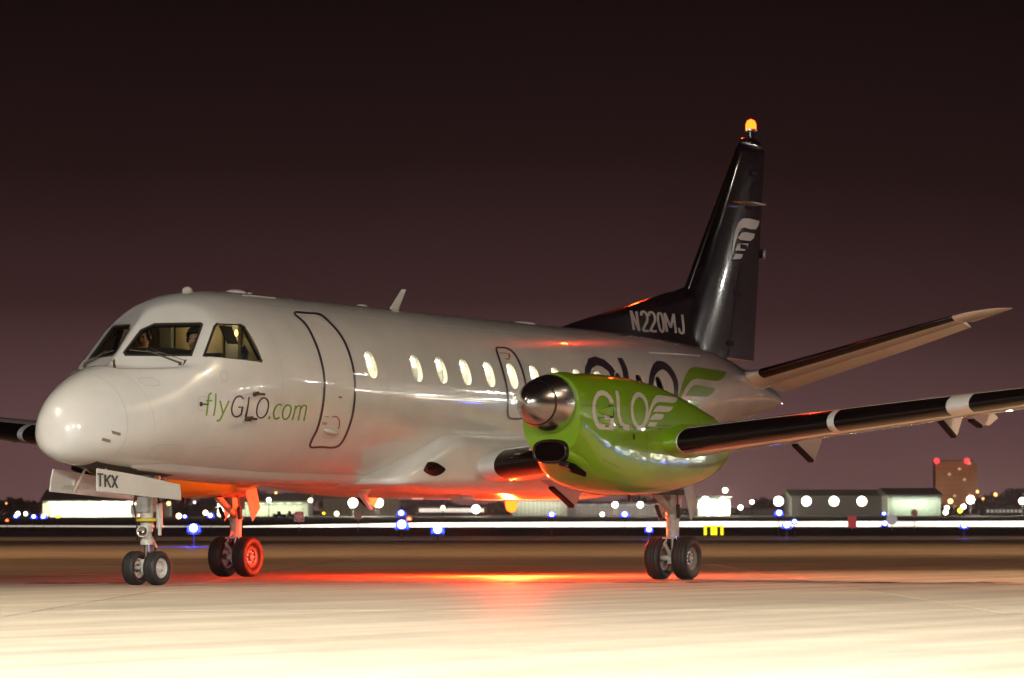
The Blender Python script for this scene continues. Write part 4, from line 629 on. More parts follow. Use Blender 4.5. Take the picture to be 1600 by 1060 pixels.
# ---- engine nacelles, spinners, intakes
for s in (-1, 1):
    cy = s*NY
    def npt(x, a): p = sect(NAC, x, a, NN); return (p[0], p[1]+cy, p[2])
    n1 = M().grid([[npt(x, 2*PI*k/72) for k in range(72)] for x in uniq(srange(6.03, 6.5, 0.04)+srange(6.5, 11.25, 0.08))], True, True, True)
    nac = build('engine_nacelle', n1, GREEN, AC, smooth=True)
    # chin intake: a lip that flows back into the cowling
    IN = [(6.03, 1.590, 0.245, 0.150), (5.99, 1.590, 0.234, 0.143), (5.975, 1.590, 0.215, 0.126), (5.99, 1.590, 0.200, 0.112)]
    rows = []
    for x, zc, a, b in IN: rows.append([(x, cy+a*math.copysign(abs(math.cos(t))**(2/2.8), math.cos(t)), zc+b*math.copysign(abs(math.sin(t))**(2/2.8), math.sin(t))) for t in [2*PI*k/48 for k in range(48)]])
    lip = build('intake_lip', M().grid(rows, True), mat('intake_lip_black', (0.007, 0.005, 0.005), 0.25, spec=0.35), nac, smooth='all')
    rows = []
    for x, zc, a, b in ((6.03, 1.590, 0.245, 0.150), (6.12, 1.585, 0.272, 0.168), (6.27, 1.565, 0.33, 0.21), (6.45, 1.52, 0.38, 0.26), (6.7, 1.46, 0.40, 0.29), (7.1, 1.43, 0.36, 0.26)):
        rows.append([(x, cy+a*math.copysign(abs(math.cos(t))**(2/2.6), math.cos(t)), zc+b*math.copysign(abs(math.sin(t))**(2/2.6), math.sin(t))) for t in [2*PI*k/48 for k in range(48)]])
    build('intake_cowl', M().grid(rows, True), GREEN, nac, smooth='all')
    rows = [[(x, cy+a*math.copysign(abs(math.cos(t))**(2/2.8), math.cos(t)), 1.590+b*math.copysign(abs(math.sin(t))**(2/2.8), math.sin(t))) for t in [2*PI*k/40 for k in range(40)]] for x, a, b in ((5.99, 0.202, 0.114), (6.005, 0.196, 0.108), (6.02, 0.185, 0.10))]
    build('intake_duct', M().grid(rows, True, False, True), mat('duct_shade_black', (0.0015, 0.001, 0.001), 0.9, spec=0.05), nac, smooth=True)  # shallow duct: the shade of a deep one is put into its black
    # collar behind the spinner
    m = M().lathe((6.11, cy, 2.17), (-1, 0, 0), [(-0.25, 0.40), (-0.02, 0.385), (0.06, 0.372), (0.075, 0.36), (0.03, 0.34)], 64)
    build('cowl_ring', m, GREEN, nac, smooth='all')
    prof = [(0.085, 0.0), (0.085, 0.352), (0.10, 0.356), (0.16, 0.352), (0.26, 0.334), (0.36, 0.306), (0.44, 0.272)]
    sp = build('spinner', M().lathe((6.11, cy, 2.17), (-1, 0, 0), prof, 64), SPIN, AC, smooth=True)
    build('spinner_band', M().lathe((6.11, cy, 2.17), (-1, 0, 0), [(0.438, 0.2735), (0.446, 0.2745), (0.462, 0.2665), (0.468, 0.262)], 64), DARK, sp, smooth='all')
    build('spinner_cap', M().lathe((6.11, cy, 2.17), (-1, 0, 0), [(0.466, 0.261), (0.54, 0.224), (0.61, 0.178), (0.67, 0.126), (0.71, 0.078), (0.728, 0.04), (0.734, 0.0)], 64), SPIN, sp, smooth='all')
    # oil cooler scoop below the intake: black block imitating its shaded opening
    m = M(); m.obox((6.14, cy+s*0.25, 1.385), (0.15, 0, -0.05), (0, 0.10, 0.03), (0.01, -s*0.0, 0.03)); build('oil_cooler_scoop_shade', m, mat('duct_shade_black', (0.0015, 0.001, 0.001), 0.9, spec=0.05), nac, bevel=0.01)
    m = M(); m.obox((6.00, cy+s*0.22, 1.415), (0.05, 0, -0.02), (0, 0.07, 0.02), (0.02, 0.0, 0.03)); build('oil_cooler_flap', m, mat('intake_lip_black', (0.007, 0.005, 0.005), 0.25, spec=0.35), nac, bevel=0.006)
    m = M(); m.tube([(8.05, cy-0.05, 1.08), (8.06, cy-0.05, 1.0)], [0.02, 0.012], 8); build('drain_mast', m, DARK, nac)
    # exhaust stub above the wing on the outboard side
    m = M(); m.lathe((10.5, cy-s*0.25, 2.0), (1, 0, 0.05), [(0, 0.16), (0.55, 0.15), (0.55, 0.135), (0.1, 0.13)], 28); build('exhaust_pipe', m, mat('exhaust_steel', (0.18, 0.15, 0.13), 0.4, metal=0.9), nac, smooth=True)
    def nside(x, z): return -side_y(NAC, x, z, NN)
    if s < 0:
        def nsy(x, z): return nac_side(x, z)
        letters('nac_logo', ((0,), (1,), (6,)), nsy, DECO_GREY, nac, off=0.003, step=0.05); letters('nac_logo', ((2,), (3,), (4,), (5,)), nsy, DECO_GREY, nac, 'emblem_feather', off=0.0036, step=0.05)
        for pl in ([(6.05, 2.15), (6.45, 2.15)], [(6.42, 1.93), (7.55, 1.94), (8.4, 1.96)], [(6.42, 2.02), (6.42, 1.93)], [(6.48, 1.70), (6.75, 1.68)], [(6.55, 1.50), (6.95, 1.40)]):
            a = [(p[0], p[1]+0.003) for p in pl]; b = [(p[0], p[1]-0.003) for p in pl]
            if pl[0][0] == pl[-1][0]: a = [(p[0]-0.004, p[1]) for p in pl]; b = [(p[0]+0.004, p[1]) for p in pl]
            decal('cowl_joint', [('s', a, b)], nsy, mat('cowl_joint_dark', (0.05, 0.09, 0.005), 0.6), nac, off=0.0022)
        for zz, xs_ in ((1.936, (6.6, 6.95, 7.3, 7.65, 8.0)),):
            for x in xs_:
                yy = nac_side(x, zz-0.03); build('cowl_latch', M().obox((x, yy-0.002, zz-0.03), (0.045, 0, 0), (0, 0.004, 0), (0, 0, 0.012)), mat('latch_green', (0.09, 0.17, 0.004), 0.4), nac)
        for x0 in (7.62, 9.35):
            zs_ = srange(1.35, 2.35, 0.1); decal('cowl_joint', [('s', [(x0, z) for z in zs_], [(x0+0.006, z) for z in zs_])], nsy, mat('cowl_joint_dark', (0.05, 0.09, 0.005), 0.6), nac, off=0.0022)
        y0 = nac_side(6.66, 2.09)
        m = M(); m.add([(6.42, nac_side(6.42, 2.10)-0.003, 2.10), (6.68, y0-0.055, 2.15), (6.68, y0-0.055, 2.03), (6.68, y0+0.02, 2.15), (6.68, y0+0.02, 2.03), (6.42, nac_side(6.42, 2.08)-0.003, 2.075)], [(0, 1, 2, 5), (1, 3, 4, 2), (0, 3, 1), (5, 2, 4)])
        build('air_scoop', m, GREEN, nac); build('scoop_mouth_shade', M().box(6.685, 6.73, y0-0.05, y0+0.01, 2.01, 2.165), DARK, nac)  # dark block imitates the shade in the scoop mouth
        decal('cooling_slot', [('f', [(6.40, 1.998), (6.56, 2.002), (6.56, 2.016), (6.40, 2.012)])], nsy, DARK, nac, off=0.005)
        decal('drain_hole', [('f', oval(7.27, 1.79, 0.03, 0.04, 14))], nsy, DARK, nac, off=0.004)
        # hydraulic fairing where the wing leading edge meets the cowling
    m = M(); rows = []
    for y, g in ((3.60, 1.30), (3.80, 1.18), (3.95, 1.06), (4.04, 1.012)):
        x, z, ch, tc = WING(y); rows.append([(x+(c-0.06*(g-1))*ch, s*y, z+h*ch*g) for c, h in foil_loop(0, 0.7, tc)])
    build('wing_root_cuff', M().grid(rows, True), GREEN, nac, smooth=True)
# ---- fin, rudder, dorsal fin
def fin_le(z): return 17.13+(z-4.65)*(18.80-17.13)/(6.70-4.65)
def fin_te(z): return 19.38+(z-3.26)*(19.86-19.38)/(6.78-3.26)
def fin_pt(z, c, h, s=1): a, b = fin_le(z), fin_te(z); return (a+c*(b-a), h*(b-a), z)
def ftc(z): return 0.10-0.018*(z-3)/3.7
def fin_loop(z, c0, c1, k=1.0): return [fin_pt(z, c, h*k) for c, h in foil_loop(c0, c1, ftc(z), 0.0)]
fin = build('fin', M().grid([fin_loop(z, 0, 0.62) for z in srange(2.9, 6.62, 0.3)]+[fin_loop(6.72, 0, 0.62, 0.75), fin_loop(6.78, 0.02, 0.6, 0.25)], True, True, True), NAVY, AC, smooth=True)
build('rudder', M().grid([fin_loop(z, 0.632, 1.0) for z in srange(3.32, 6.60, 0.3)]+[fin_loop(6.72, 0.632, 0.99, 0.7)], True, True, True), NAVY, AC, smooth=True)
rows = []
for z in srange(4.66, 6.70, 0.2):
    ch = fin_te(z)-fin_le(z); r = []
    for k in range(-14, 15):
        t = abs(k)/14; c = 0.11*t*t; h = foil_pt(c, k > 0, ftc(z), 0.0); r.append((fin_le(z)+c*ch-0.004*(1-t), h*ch+math.copysign(0.004*t**0.5, k) if k else 0, z))
    rows.append(r)
build('deicing_boot', M().grid(rows), BOOT, fin, smooth='all')
def fin_y(x, z):
    a, b = fin_le(z), fin_te(z); return -foil_pt((x-a)/(b-a), True, ftc(z), 0.0)*(b-a)
letters('fin_logo', ((0,), (1,), (2,), (3,)), fin_y, mat('white_lettering', (0.70, 0.69, 0.68), 0.3, coat=0.6), fin, 'emblem_feather', off=0.004, step=0.06)
for z in (3.55, 4.35, 5.1, 5.75, 6.3):
    x = fin_le(z)+0.626*(fin_te(z)-fin_le(z)); build('rudder_hinge', M().box(x-0.10, x+0.12, -fin_y(x, z)*-1-0.03, -fin_y(x, z)*-1+0.02, z-0.035, z+0.035), mat('hinge_dark', (0.02, 0.018, 0.025), 0.7, spec=0.1), fin, bevel=0.008)
m = M(); m.box(19.68, 19.79, -0.035, 0.035, 4.97, 5.12); build('trim_tab_actuator', m, NAVY, AC, bevel=0.01)
for s in (-1, 1):
    blade_m = M(); rows = []
    for y, xa, xb, t in ((0.08, 18.40, 19.25, 0.02), (0.24, 18.5, 19.22, 0.02), (0.32, 18.62, 19.2, 0.010)):
        rows.append([(xa+(xb-xa)*(0.5-0.5*math.cos(2*PI*k/20)), s*y, 5.78+t*math.sin(2*PI*k/20)) for k in range(20)])
    build('fin_aerial', blade_m.grid(rows, True, True, True), mat('aerial_cream', (0.30, 0.26, 0.20), 0.3, coat=0.4), fin, smooth=True)
DOR = pchip([(12.45, 3.47, 0.02), (13.2, 3.63, 0.06), (14.5, 3.885, 0.10), (16.0, 4.185, 0.13), (17.0, 4.40, 0.13), (17.35, 4.62, 0.11), (17.9, 5.0, 0.11)])
rows = []
for x in srange(12.45, 17.9, 0.12):
    zt, hw = DOR(x); zb = FUS(x)[0]-0.12
    def hp(t): return hw*(1.35-0.9*t)*(1 if t < 0.9 else max(0.0, (1-(t-0.9)/0.1))**0.5)
    ts = [0, 0.15, 0.35, 0.55, 0.75, 0.9, 0.96, 1.0]
    rows.append([(x, -hp(t), zb+(zt-zb)*t) for t in ts]+[(x, hp(t), zb+(zt-zb)*t) for t in ts[::-1]])
dor = build('dorsal_fin', M().grid(rows, True, True, True), NAVY, AC, smooth=True)
def dor_y(x, z):
    zt, hw = DOR(x); zb = FUS(x)[0]-0.12; t = min(1, max(0, (z-zb)/(zt-zb))); return -hw*(1.35-0.9*t)
letters('registration', ((0, 1, 2), (3,), (4,), (5,), (6, 7, 8, 9), (10,)), dor_y, mat('silver_lettering', (0.50, 0.47, 0.46), 0.3, coat=0.6), dor, off=0.004, step=0.05)
# ---- tailplane and elevators
TP = pchip([(0.2, 17.92, 2.955, 1.72, 0.11), (0.6, 17.96, 3.045, 1.62, 0.11), (3.9, 18.34, 3.885, 0.86, 0.10), (4.15, 18.50, 3.95, 0.70, 0.09), (4.34, 18.76, 3.995, 0.42, 0.07), (4.44, 19.05, 4.015, 0.10, 0.05)])
def tp_pt(y, c, h, s): x, z, ch, tc = TP(y); return (x+c*ch, y*s, z+h*ch-0.03*c*ch)
def ttc(y): t = TP(y); return (t[3], t[2])
for s in (-1, 1):
    ys = [0.2, 0.6]+srange(1.0, 3.78, 0.4)
    t = build('tailplane', M().grid([[tp_pt(y, c, h, s) for c, h in foil_loop(0, 0.60, TP(y)[3], 0.0)] for y in ys], True, True, True), WHITE, AC, smooth=True)
    build('tailplane_tip', M().grid([[tp_pt(y, c, h, s) for c, h in foil_loop(0, 1.0, TP(y)[3], 0.0)] for y in srange(3.79, 4.44, 0.05)], True, True, True), WHITE, t, smooth=True)
    rows = []; dr = math.radians(13)
    for y in srange(0.42, 3.74, 0.4):
        x, z, ch, tc = TP(y); r = []
        for c, h in foil_loop(0.612, 1.0, tc, 0.0, 8):
            dx, dz = (c-0.612)*ch, h*ch; r.append((x+0.612*ch+dx*math.cos(dr)+dz*math.sin(dr), y*s, z-0.018*ch-dx*math.sin(dr)+dz*math.cos(dr)))
        rows.append(r)
    build('elevator', M().grid(rows, True, True, True), WHITE, t, smooth=True)
    build('deicing_boot', nose_strip(0.72, 3.78, s, 0.13, tp_pt, ttc, 0.004, camber=0.0), BOOT, t, smooth='all')
    rows = []
    for y, g in ((0.30, 1.9), (0.42, 1.45), (0.55, 1.2), (0.68, 1.04)):
        x, z, ch, tc = TP(y); rows.append([(x+(c-0.08*(g-1))*ch, s*y, z+h*ch*g-0.03*c*ch) for c, h in foil_loop(0, 0.98, tc, 0.0)])
    build('tailplane_cuff', M().grid(rows, True), WHITE, t, smooth=True)
# ---- red beacons
def beacon(name, p, up, watts):
    m = M(); m.lathe(p, (0, 0, up), [(0, 0.10), (0.03, 0.10), (0.035, 0.075)], 20, True); b = build(name, m, METAL, AC, smooth=True)
    d = M(); d.lathe(Vector(p)+Vector((0, 0, up*0.035)), (0, 0, up), [(0, 0.085), (0.07, 0.084), (0.13, 0.062), (0.16, 0.0)], 20)
    build('red_lens', d, glow('beacon_glow', (1.0, 0.055, 0.004), 12), b, smooth='all')
    l = bpy.data.lights.new('beacon_lamp', 'POINT'); l.energy = watts; l.color = (1.0, 0.045, 0.007); l.shadow_soft_size = 0.06
    o = bpy.data.objects.new('beacon_lamp_light', l); COL.objects.link(o); o.location = Vector(p)+Vector((0, 0, up*0.33)); adopt(o, AC)
beacon('anticollision_beacon', (11.25, 0, 1.075), -1, 4200)
m = M(); m.ball((19.30, 0, 6.78), 0.42, 0.05, 0.10); build('fin_cap', m, NAVY, AC, smooth='all')
beacon('anticollision_beacon', (19.32, 0, 6.98), 1, 70)
m = M(); m.tube([(19.32, 0, 6.80), (19.32, 0, 6.99)], 0.05, 12); build('beacon_mount', m, NAVY, AC)
# ---- landing gear
def wheel(name, c, r, w, hub, rimm, face):
    """tyre with grooves, rim with hub cap and bolts; face = outboard direction along y"""
    c = Vector(c); ax = Vector((0, face, 0)); hw = w/2
    prof = [(-hw*0.80, r*0.62), (-hw*0.98, r*0.74), (-hw, r*0.84), (-hw*0.90, r*0.93), (-hw*0.66, r*0.985)]
    for g in (-0.45, 0.0, 0.45): prof += [(hw*(g-0.05), r*1.0), (hw*(g-0.035), r*0.965), (hw*(g+0.035), r*0.965), (hw*(g+0.05), r*1.0)]
    prof += [(hw*0.66, r*0.985), (hw*0.90, r*0.93), (hw, r*0.84), (hw*0.98, r*0.74), (hw*0.80, r*0.62), (hw*0.5, r*0.55), (-hw*0.5, r*0.55)]
    prof.append(prof[0])
    W = build(name, M().lathe(c, ax, prof, 56), TYRE, AC, smooth=True)
    rp = [(hw*0.35, 0.0), (hw*0.62, 0.001), (hw*0.62, hub*0.26), (hw*0.45, hub*0.34), (hw*0.30, hub*0.42), (hw*0.30, hub*0.66), (hw*0.55, hub*0.72), (hw*0.62, hub*0.80), (hw*0.62, hub*0.86), (hw*0.5, hub*0.9), (hw*0.62, hub*0.95), (hw*0.74, hub*1.02), (hw*0.60, hub*1.06), (-hw*0.6, hub*1.06), (-hw*0.6, hub*0.9), (-hw*0.2, hub*0.85), (-hw*0.2, 0.05)]
    R_ = build('rim', M().lathe(c, ax, rp, 40), rimm, W, smooth=True)
    bm_ = M()
    for k in range(9):
        a = 2*PI*k/9; q = c+ax*(hw*0.33)+Vector((math.cos(a), 0, math.sin(a)))*hub*0.54
        bm_.tube([q, q+ax*hw*0.14], hub*0.075, 8)
    build('bolt_circle', bm_, DARK if rimm is GREY else METAL, W, smooth=True)
NGX = 2.27
for y in (-0.15, 0.15): wheel('nose_wheel', (NGX, y, 0.198), 0.200, 0.165, 0.112, mat('nose_rim_white', (0.62, 0.60, 0.56), 0.35, noise=(20, 0.3)), 1 if y > 0 else -1)
m = M(); m.tube([(NGX, 0, 1.30), (NGX, 0, 0.62)], [0.085, 0.075], 18); m.tube([(NGX, 0, 0.62), (NGX, 0, 0.53)], [0.062, 0.062], 18); m.lathe((NGX, 0, 0.47), (0, 0, 1), [(0, 0.07), (0.02, 0.074), (0.05, 0.074), (0.07, 0.06)], 18, True)
ns = build('nose_gear_strut', m, GREY, AC, smooth=True)
build('oleo_piston', M().tube([(NGX, 0, 0.49), (NGX, 0, 0.22)], 0.032, 16), CHROME, ns, smooth=True)
m = M(); m.obox((NGX-0.01, 0, 0.225), (0.05, 0, 0), (0, 0.045, 0), (0, 0, 0.075)); m.tube([(NGX, -0.2, 0.2), (NGX, 0.2, 0.2)], 0.026, 12); build('axle', m, GREY, ns, bevel=0.01)
m = M(); m.lathe((NGX, 0, 0.735), (0, 0, 1), [(0, 0.11), (0.012, 0.128), (0.035, 0.128), (0.047, 0.11)], 30, True); build('steering_collar', m, mat('yellow_collar', (0.62, 0.50, 0.05), 0.45, noise=(15, 0.3)), ns, smooth=True)
m = M(); m.lathe((NGX-0.13, -0.03, 0.625), (-0.85, -0.5, 0.05), [(-0.05, 0.02), (-0.045, 0.055), (0.03, 0.068), (0.045, 0.068), (0.045, 0.056)], 24); tl = build('taxi_light', m, GREY, ns, smooth=True)
m = M(); m.lathe((NGX-0.13, -0.03, 0.625), (-0.85, -0.5, 0.05), [(0.036, 0.056), (0.020, 0.038), (0.006, 0.018), (0.004, 0.0)], 24); build('reflector', m, CHROME, ns, smooth='all')
m = M()
for y in (-0.10, 0.10): m.tube([(NGX+0.02, y*1.3, 1.28), (NGX, y*0.5, 0.88)], [0.045, 0.035], 10)
m.tube([(NGX+0.35, 0, 1.25), (NGX+0.02, 0, 0.80)], [0.04, 0.035], 12)
m.obox((NGX, 0, 0.94), (0.10, 0, 0), (0, 0.075, 0), (0, 0, 0.09)); build('drag_brace', m, GREY, ns, bevel=0.008)
m = M(); m.tube([(NGX+0.06, -0.13, 0.95), (NGX+0.06, -0.14, 0.66)], 0.038, 12); m.tube([(NGX+0.06, -0.14, 0.68), (NGX+0.06, -0.14, 0.58)], 0.022, 10); m.tube([(NGX-0.05, 0.13, 0.92), (NGX-0.05, 0.13, 0.80)], 0.035, 12); m.obox((NGX-0.04, 0.13, 0.88), (0.04, 0, 0), (0, 0.04, 0), (0, 0, 0.05)); build('steering_actuator', m, GREY, ns, smooth=True)
m = M(); m.tube([(NGX+0.07, 0.0, 0.58), (NGX+0.20, 0, 0.43), (NGX+0.05, 0, 0.27)], [0.022, 0.022, 0.022], 10); build('torque_link', m, GREY, ns, smooth=True)
m = M()
for k, (y, x) in enumerate(((-0.09, 0.04), (0.08, -0.06), (-0.05, 0.09))): m.tube([(NGX+x, y, 1.20), (NGX+x*1.6, y*1.5, 0.95), (NGX+x, y*1.2, 0.70), (NGX+x*1.2, y, 0.52)], 0.010, 6)
build('hydraulic_hose', m, DARK, ns, smooth=True)
# nose gear doors hang either side of the bay
for s in (-1, 1):
    rows = []
    for i, x in enumerate(srange(0.80, 2.50, 0.1)):
        t = (x-0.80)/1.70; zt = 1.335-0.165*t+0.012*math.sin(PI*t); zb = 1.078-0.088*t; rows.append([(x+0.02*(1-t), s*0.30, zt), (x, s*(0.315), (zt+zb)/2), (x-0.01, s*0.325, zb)])
    m = M().grid(rows); md = build('nose_gear_door', m, WHITE, AC)
    sol = md.modifiers.new('thick', 'SOLIDIFY'); sol.thickness = 0.016; sol.offset = 0
    if s < 0: letters('TKX', ((0, 1), (2, 3, 4), (5, 6)), lambda x, z: -0.3235, mat('charcoal_lettering', (0.03, 0.028, 0.03), 0.5), md, 'letter', off=0.008, step=0.2)
    m = M()
    for x in srange(1.55, 2.42, 0.045): m.ball((x, s*0.333, 1.078-0.088*(x-0.8)/1.7+0.022), 0.005, n=6, m=4)
    build('rivet_row', m, METAL, md)
    m = M(); m.tube([(1.25, s*0.30, 1.10), (1.22, s*0.14, 1.34)], 0.014, 8); m.obox((1.25, s*0.30, 1.14), (0.03, 0, 0), (0, 0.012, 0), (0, 0, 0.08)); build('door_rod', m, GREY, md)
    m = M(); m.box(1.0, 2.3, s*0.296-0.006, s*0.296+0.006, 1.11, 1.15); build('door_stiffener', m, GREY, md)
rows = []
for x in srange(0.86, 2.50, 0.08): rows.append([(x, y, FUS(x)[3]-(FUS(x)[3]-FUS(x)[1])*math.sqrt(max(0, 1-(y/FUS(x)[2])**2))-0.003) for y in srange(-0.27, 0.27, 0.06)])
build('nose_gear_bay_shade', M().grid(rows), BAY, AC, recalc=False)  # dark strip on the belly skin imitates the shaded open bay
# keel strake along the lower edge of the nose
rows = []
for x in srange(1.45, 8.0, 0.15):
    t = min(1, (x-1.45)/0.5); a = PI-0.44; p = Vector(fus_pt(x, a)); rows.append([tuple(p+Vector((0, -0.10*t, 0.11))), tuple(p+Vector((0, -0.06*t, 0.05))), tuple(p+Vector((0, -0.045*t, -0.045*t))), tuple(Vector(fus_pt(x, a+0.30))+Vector((0, 0, -0.02*t)))])
build('keel_strake', M().grid([[Vector(fus_pt(x, PI-0.62)), *r[1:3], Vector(fus_pt(x, PI-0.2))] for x, r in zip(srange(1.45, 8.0, 0.15), rows)]), WHITE, AC, smooth='all')
MGX = 9.43
for s in (-1, 1):
    cy = s*NY
    for dy in (-0.195, 0.195): wheel('main_wheel', (MGX, cy+dy, 0.274), 0.276, 0.215, 0.150, mat('main_rim_grey', (0.20, 0.19, 0.18), 0.4, metal=0.3, noise=(20, 0.3)), 1 if dy > 0 else -1)
    m = M(); m.tube([(MGX, cy, 1.30), (MGX, cy, 0.86), (MGX, cy, 0.55)], [0.10, 0.088, 0.08], 18); m.lathe((MGX, cy, 0.78), (0, 0, 1), [(0, 0.085), (0.01, 0.10), (0.05, 0.10), (0.06, 0.085)], 20, True)
    ms = build('main_gear_strut', m, GREY, AC, smooth=True)
    build('oleo_piston', M().tube([(MGX, cy, 0.56), (MGX, cy, 0.26)], 0.05, 16), CHROME, ms, smooth=True)
    m = M(); m.tube([(MGX, cy-0.24, 0.274), (MGX, cy+0.24, 0.274)], 0.035, 12); m.obox((MGX, cy, 0.29), (0.07, 0, 0), (0, 0.05, 0), (0, 0, 0.09)); build('axle', m, GREY, ms, bevel=0.01)
    m = M(); m.tube([(MGX-0.09, cy, 0.62), (MGX-0.24, cy, 0.46), (MGX-0.07, cy, 0.31)], 0.026, 10); m.tube([(MGX-0.12, cy-0.09, 0.535), (MGX-0.12, cy+0.09, 0.535)], 0.012, 8); build('torque_link', m, GREY, ms, smooth=True)
    m = M(); m.tube([(MGX-0.55, cy, 1.15), (MGX-0.08, cy, 0.88)], [0.05, 0.045], 12); m.obox((MGX-0.03, cy, 1.05), (0.16, 0, 0), (0, 0.07, 0), (0, 0, 0.12)); build('drag_brace', m, GREY, ms, bevel=0.01)
    m = M()
    for dy in (-0.13, 0.13):
        m.tube([(MGX-0.25, cy+dy*1.4, 1.12), (MGX-0.17, cy+dy*1.2, 0.96)], 0.006, 6); m.tube([(MGX-0.17, cy+dy*1.2, 0.96), (MGX-0.10, cy+dy, 0.80)], 0.026, 10)
    m.tube([(MGX+0.09, cy+0.04, 1.05), (MGX+0.12, cy+0.06, 0.75), (MGX+0.08, cy+0.05, 0.5)], 0.011, 6); build('gear_damper', m, BAY, ms, smooth=True)
    for dy, tilt in ((-0.30, -0.05), (0.30, 0.05)):
        m = M(); m.prism([(MGX-0.02, cy+dy*0.55, 1.20), (MGX+0.26, cy+dy*0.55, 1.27), (MGX+0.27, cy+dy*0.6+tilt, 0.95), (MGX+0.07, cy+dy*0.6+tilt, 0.76)], (0, 0.012, 0)); build('main_gear_door', m, mat('door_grey_paint', (0.45, 0.42, 0.40), 0.4, noise=(4, 0.25)), AC)
    m = M(); m.box(MGX-0.62, MGX+0.3, cy-0.17, cy+0.17, 1.09, 1.16); build('main_gear_bay', m, BAY, AC)
# ---------------------------------------------------------------- people in the cockpit
SKIN = mat('skin', (0.52, 0.27, 0.17), 0.55)
def skinned(name, joints, edges, mt, root=0, parent=None, sub=2):
    me = bpy.data.meshes.new(name); me.from_pydata([j[:3] for j in joints], edges, []); o = bpy.data.objects.new(name, me); COL.objects.link(o); me.materials.append(mt)
    sk = o.modifiers.new('skin', 'SKIN'); sk.use_smooth_shade = True
    for i, j in enumerate(joints):
        me.skin_vertices[0].data[i].radius = (j[3], j[4] if len(j) > 4 else j[3]); me.skin_vertices[0].data[i].use_root = (i == root)
    sb = o.modifiers.new('subdivision', 'SUBSURF'); sb.levels = sb.render_levels = sub
    if parent: adopt(o, parent)
    return o
def pilot(y, label, shirt, hair, turn, tilt, hx, dz=0.0):
    P = thing('person', (2.66, y, 1.74), label, 'person', None)
    x0 = hx; s = 1 if y > 0 else -1
    fx, fy = -math.cos(turn), math.sin(turn)         # where the face points
    j = [(2.62, y, 2.16, 0.15, 0.12), (2.66, y, 2.36, 0.15, 0.11), (2.66, y, 2.54, 0.17, 0.11), (2.645, y, 2.66, 0.065), (x0+0.02, y, 2.735, 0.06), (x0, y, 2.80, 0.078, 0.09), (x0, y, 2.88, 0.086, 0.10), (x0, y, 2.95, 0.06, 0.07),
         (2.65, y-0.20, 2.56, 0.062), (2.50, y-0.24, 2.36, 0.05), (2.28, y-0.17, 2.36, 0.038), (2.65, y+0.20, 2.56, 0.062), (2.50, y+0.24, 2.36, 0.05), (2.28, y+0.17, 2.36, 0.038),
         (2.40, y-0.11, 2.14, 0.085), (2.22, y-0.12, 2.10, 0.07), (2.18, y-0.12, 1.80, 0.05), (2.40, y+0.11, 2.14, 0.085), (2.22, y+0.12, 2.10, 0.07), (2.18, y+0.12, 1.80, 0.05)]
    e = [(0, 1), (1, 2), (2, 3), (3, 4), (4, 5), (5, 6), (6, 7), (2, 8), (8, 9), (9, 10), (2, 11), (11, 12), (12, 13), (0, 14), (14, 15), (15, 16), (0, 17), (17, 18), (18, 19)]
    for sd in (10, 13):                              # palm and five fingers on each hand
        hxp, hyp, hzp = j[sd][0], j[sd][1], j[sd][2]; q = len(j); j.append((hxp-0.06, hyp, hzp+0.01, 0.03, 0.018)); e.append((sd, q))
        for k, (dy, L) in enumerate(((-0.03, 0.055), (-0.01, 0.07), (0.01, 0.075), (0.03, 0.065))):
            a = len(j); j += [(hxp-0.10, hyp+dy, hzp+0.012, 0.009), (hxp-0.10-L*0.6, hyp+dy, hzp-0.005, 0.008), (hxp-0.10-L*0.8, hyp+dy, hzp-0.035, 0.007)]; e += [(q, a), (a, a+1), (a+1, a+2)]
        a = len(j); j += [(hxp-0.05, hyp+0.045, hzp, 0.010), (hxp-0.09, hyp+0.06, hzp-0.015, 0.008)]; e += [(q, a), (a, a+1)]
    skinned('body', j, e, SKIN, 0, P)
    sj = [(2.62, y, 2.14, 0.165, 0.135), (2.66, y, 2.36, 0.165, 0.125), (2.66, y, 2.545, 0.18, 0.125), (2.65, y, 2.635, 0.085), (2.65, y-0.205, 2.565, 0.075), (2.50, y-0.245, 2.36, 0.063), (2.33, y-0.185, 2.36, 0.05), (2.65, y+0.205, 2.565, 0.075), (2.50, y+0.245, 2.36, 0.063), (2.33, y+0.185, 2.36, 0.05)]
    skinned('shirt', sj, [(0, 1), (1, 2), (2, 3), (2, 4), (4, 5), (5, 6), (2, 7), (7, 8), (8, 9)], shirt, 0, P)
    c = Vector((x0, y, 2.885)); f = Vector((fx, fy, 0)); r = Vector((-fy, fx, 0))
    hm = M(); rows = []                              # hair cap: open towards the face
    for i in range(9):
        th = PI*0.62*i/8; row = []
        for k in range(20):
            a = 2*PI*k/20; d = f*math.cos(a)+r*math.sin(a); thk = th*(0.62 if math.cos(a) > 0.45 else 1.0)
            row.append(c+d*(0.104*math.sin(thk))*(1.0 if abs(math.cos(a)) < 0.7 else 1.08)+Vector((0, 0, 0.03+0.098*math.cos(thk))))
        rows.append(row)
    build('hair', hm.grid(rows, True), hair, P, smooth='all')
    fc = M(); fc.ball(c+f*0.098+Vector((0, 0, -0.045)), 0.016, 0.016, 0.024, 10, 8); build('nose', fc, SKIN, P, smooth='all')
    for sg in (-1, 1):
        build('eye', M().ball(c+f*0.088+r*sg*0.034+Vector((0, 0, -0.012)), 0.011, 0.011, 0.008, 10, 6), mat('eye_dark', (0.03, 0.02, 0.018), 0.2), P, smooth='all')
        build('ear', M().ball(c+r*sg*0.094+Vector((0, 0, -0.03)), 0.016, 0.012, 0.03, 10, 6), SKIN, P, smooth='all')
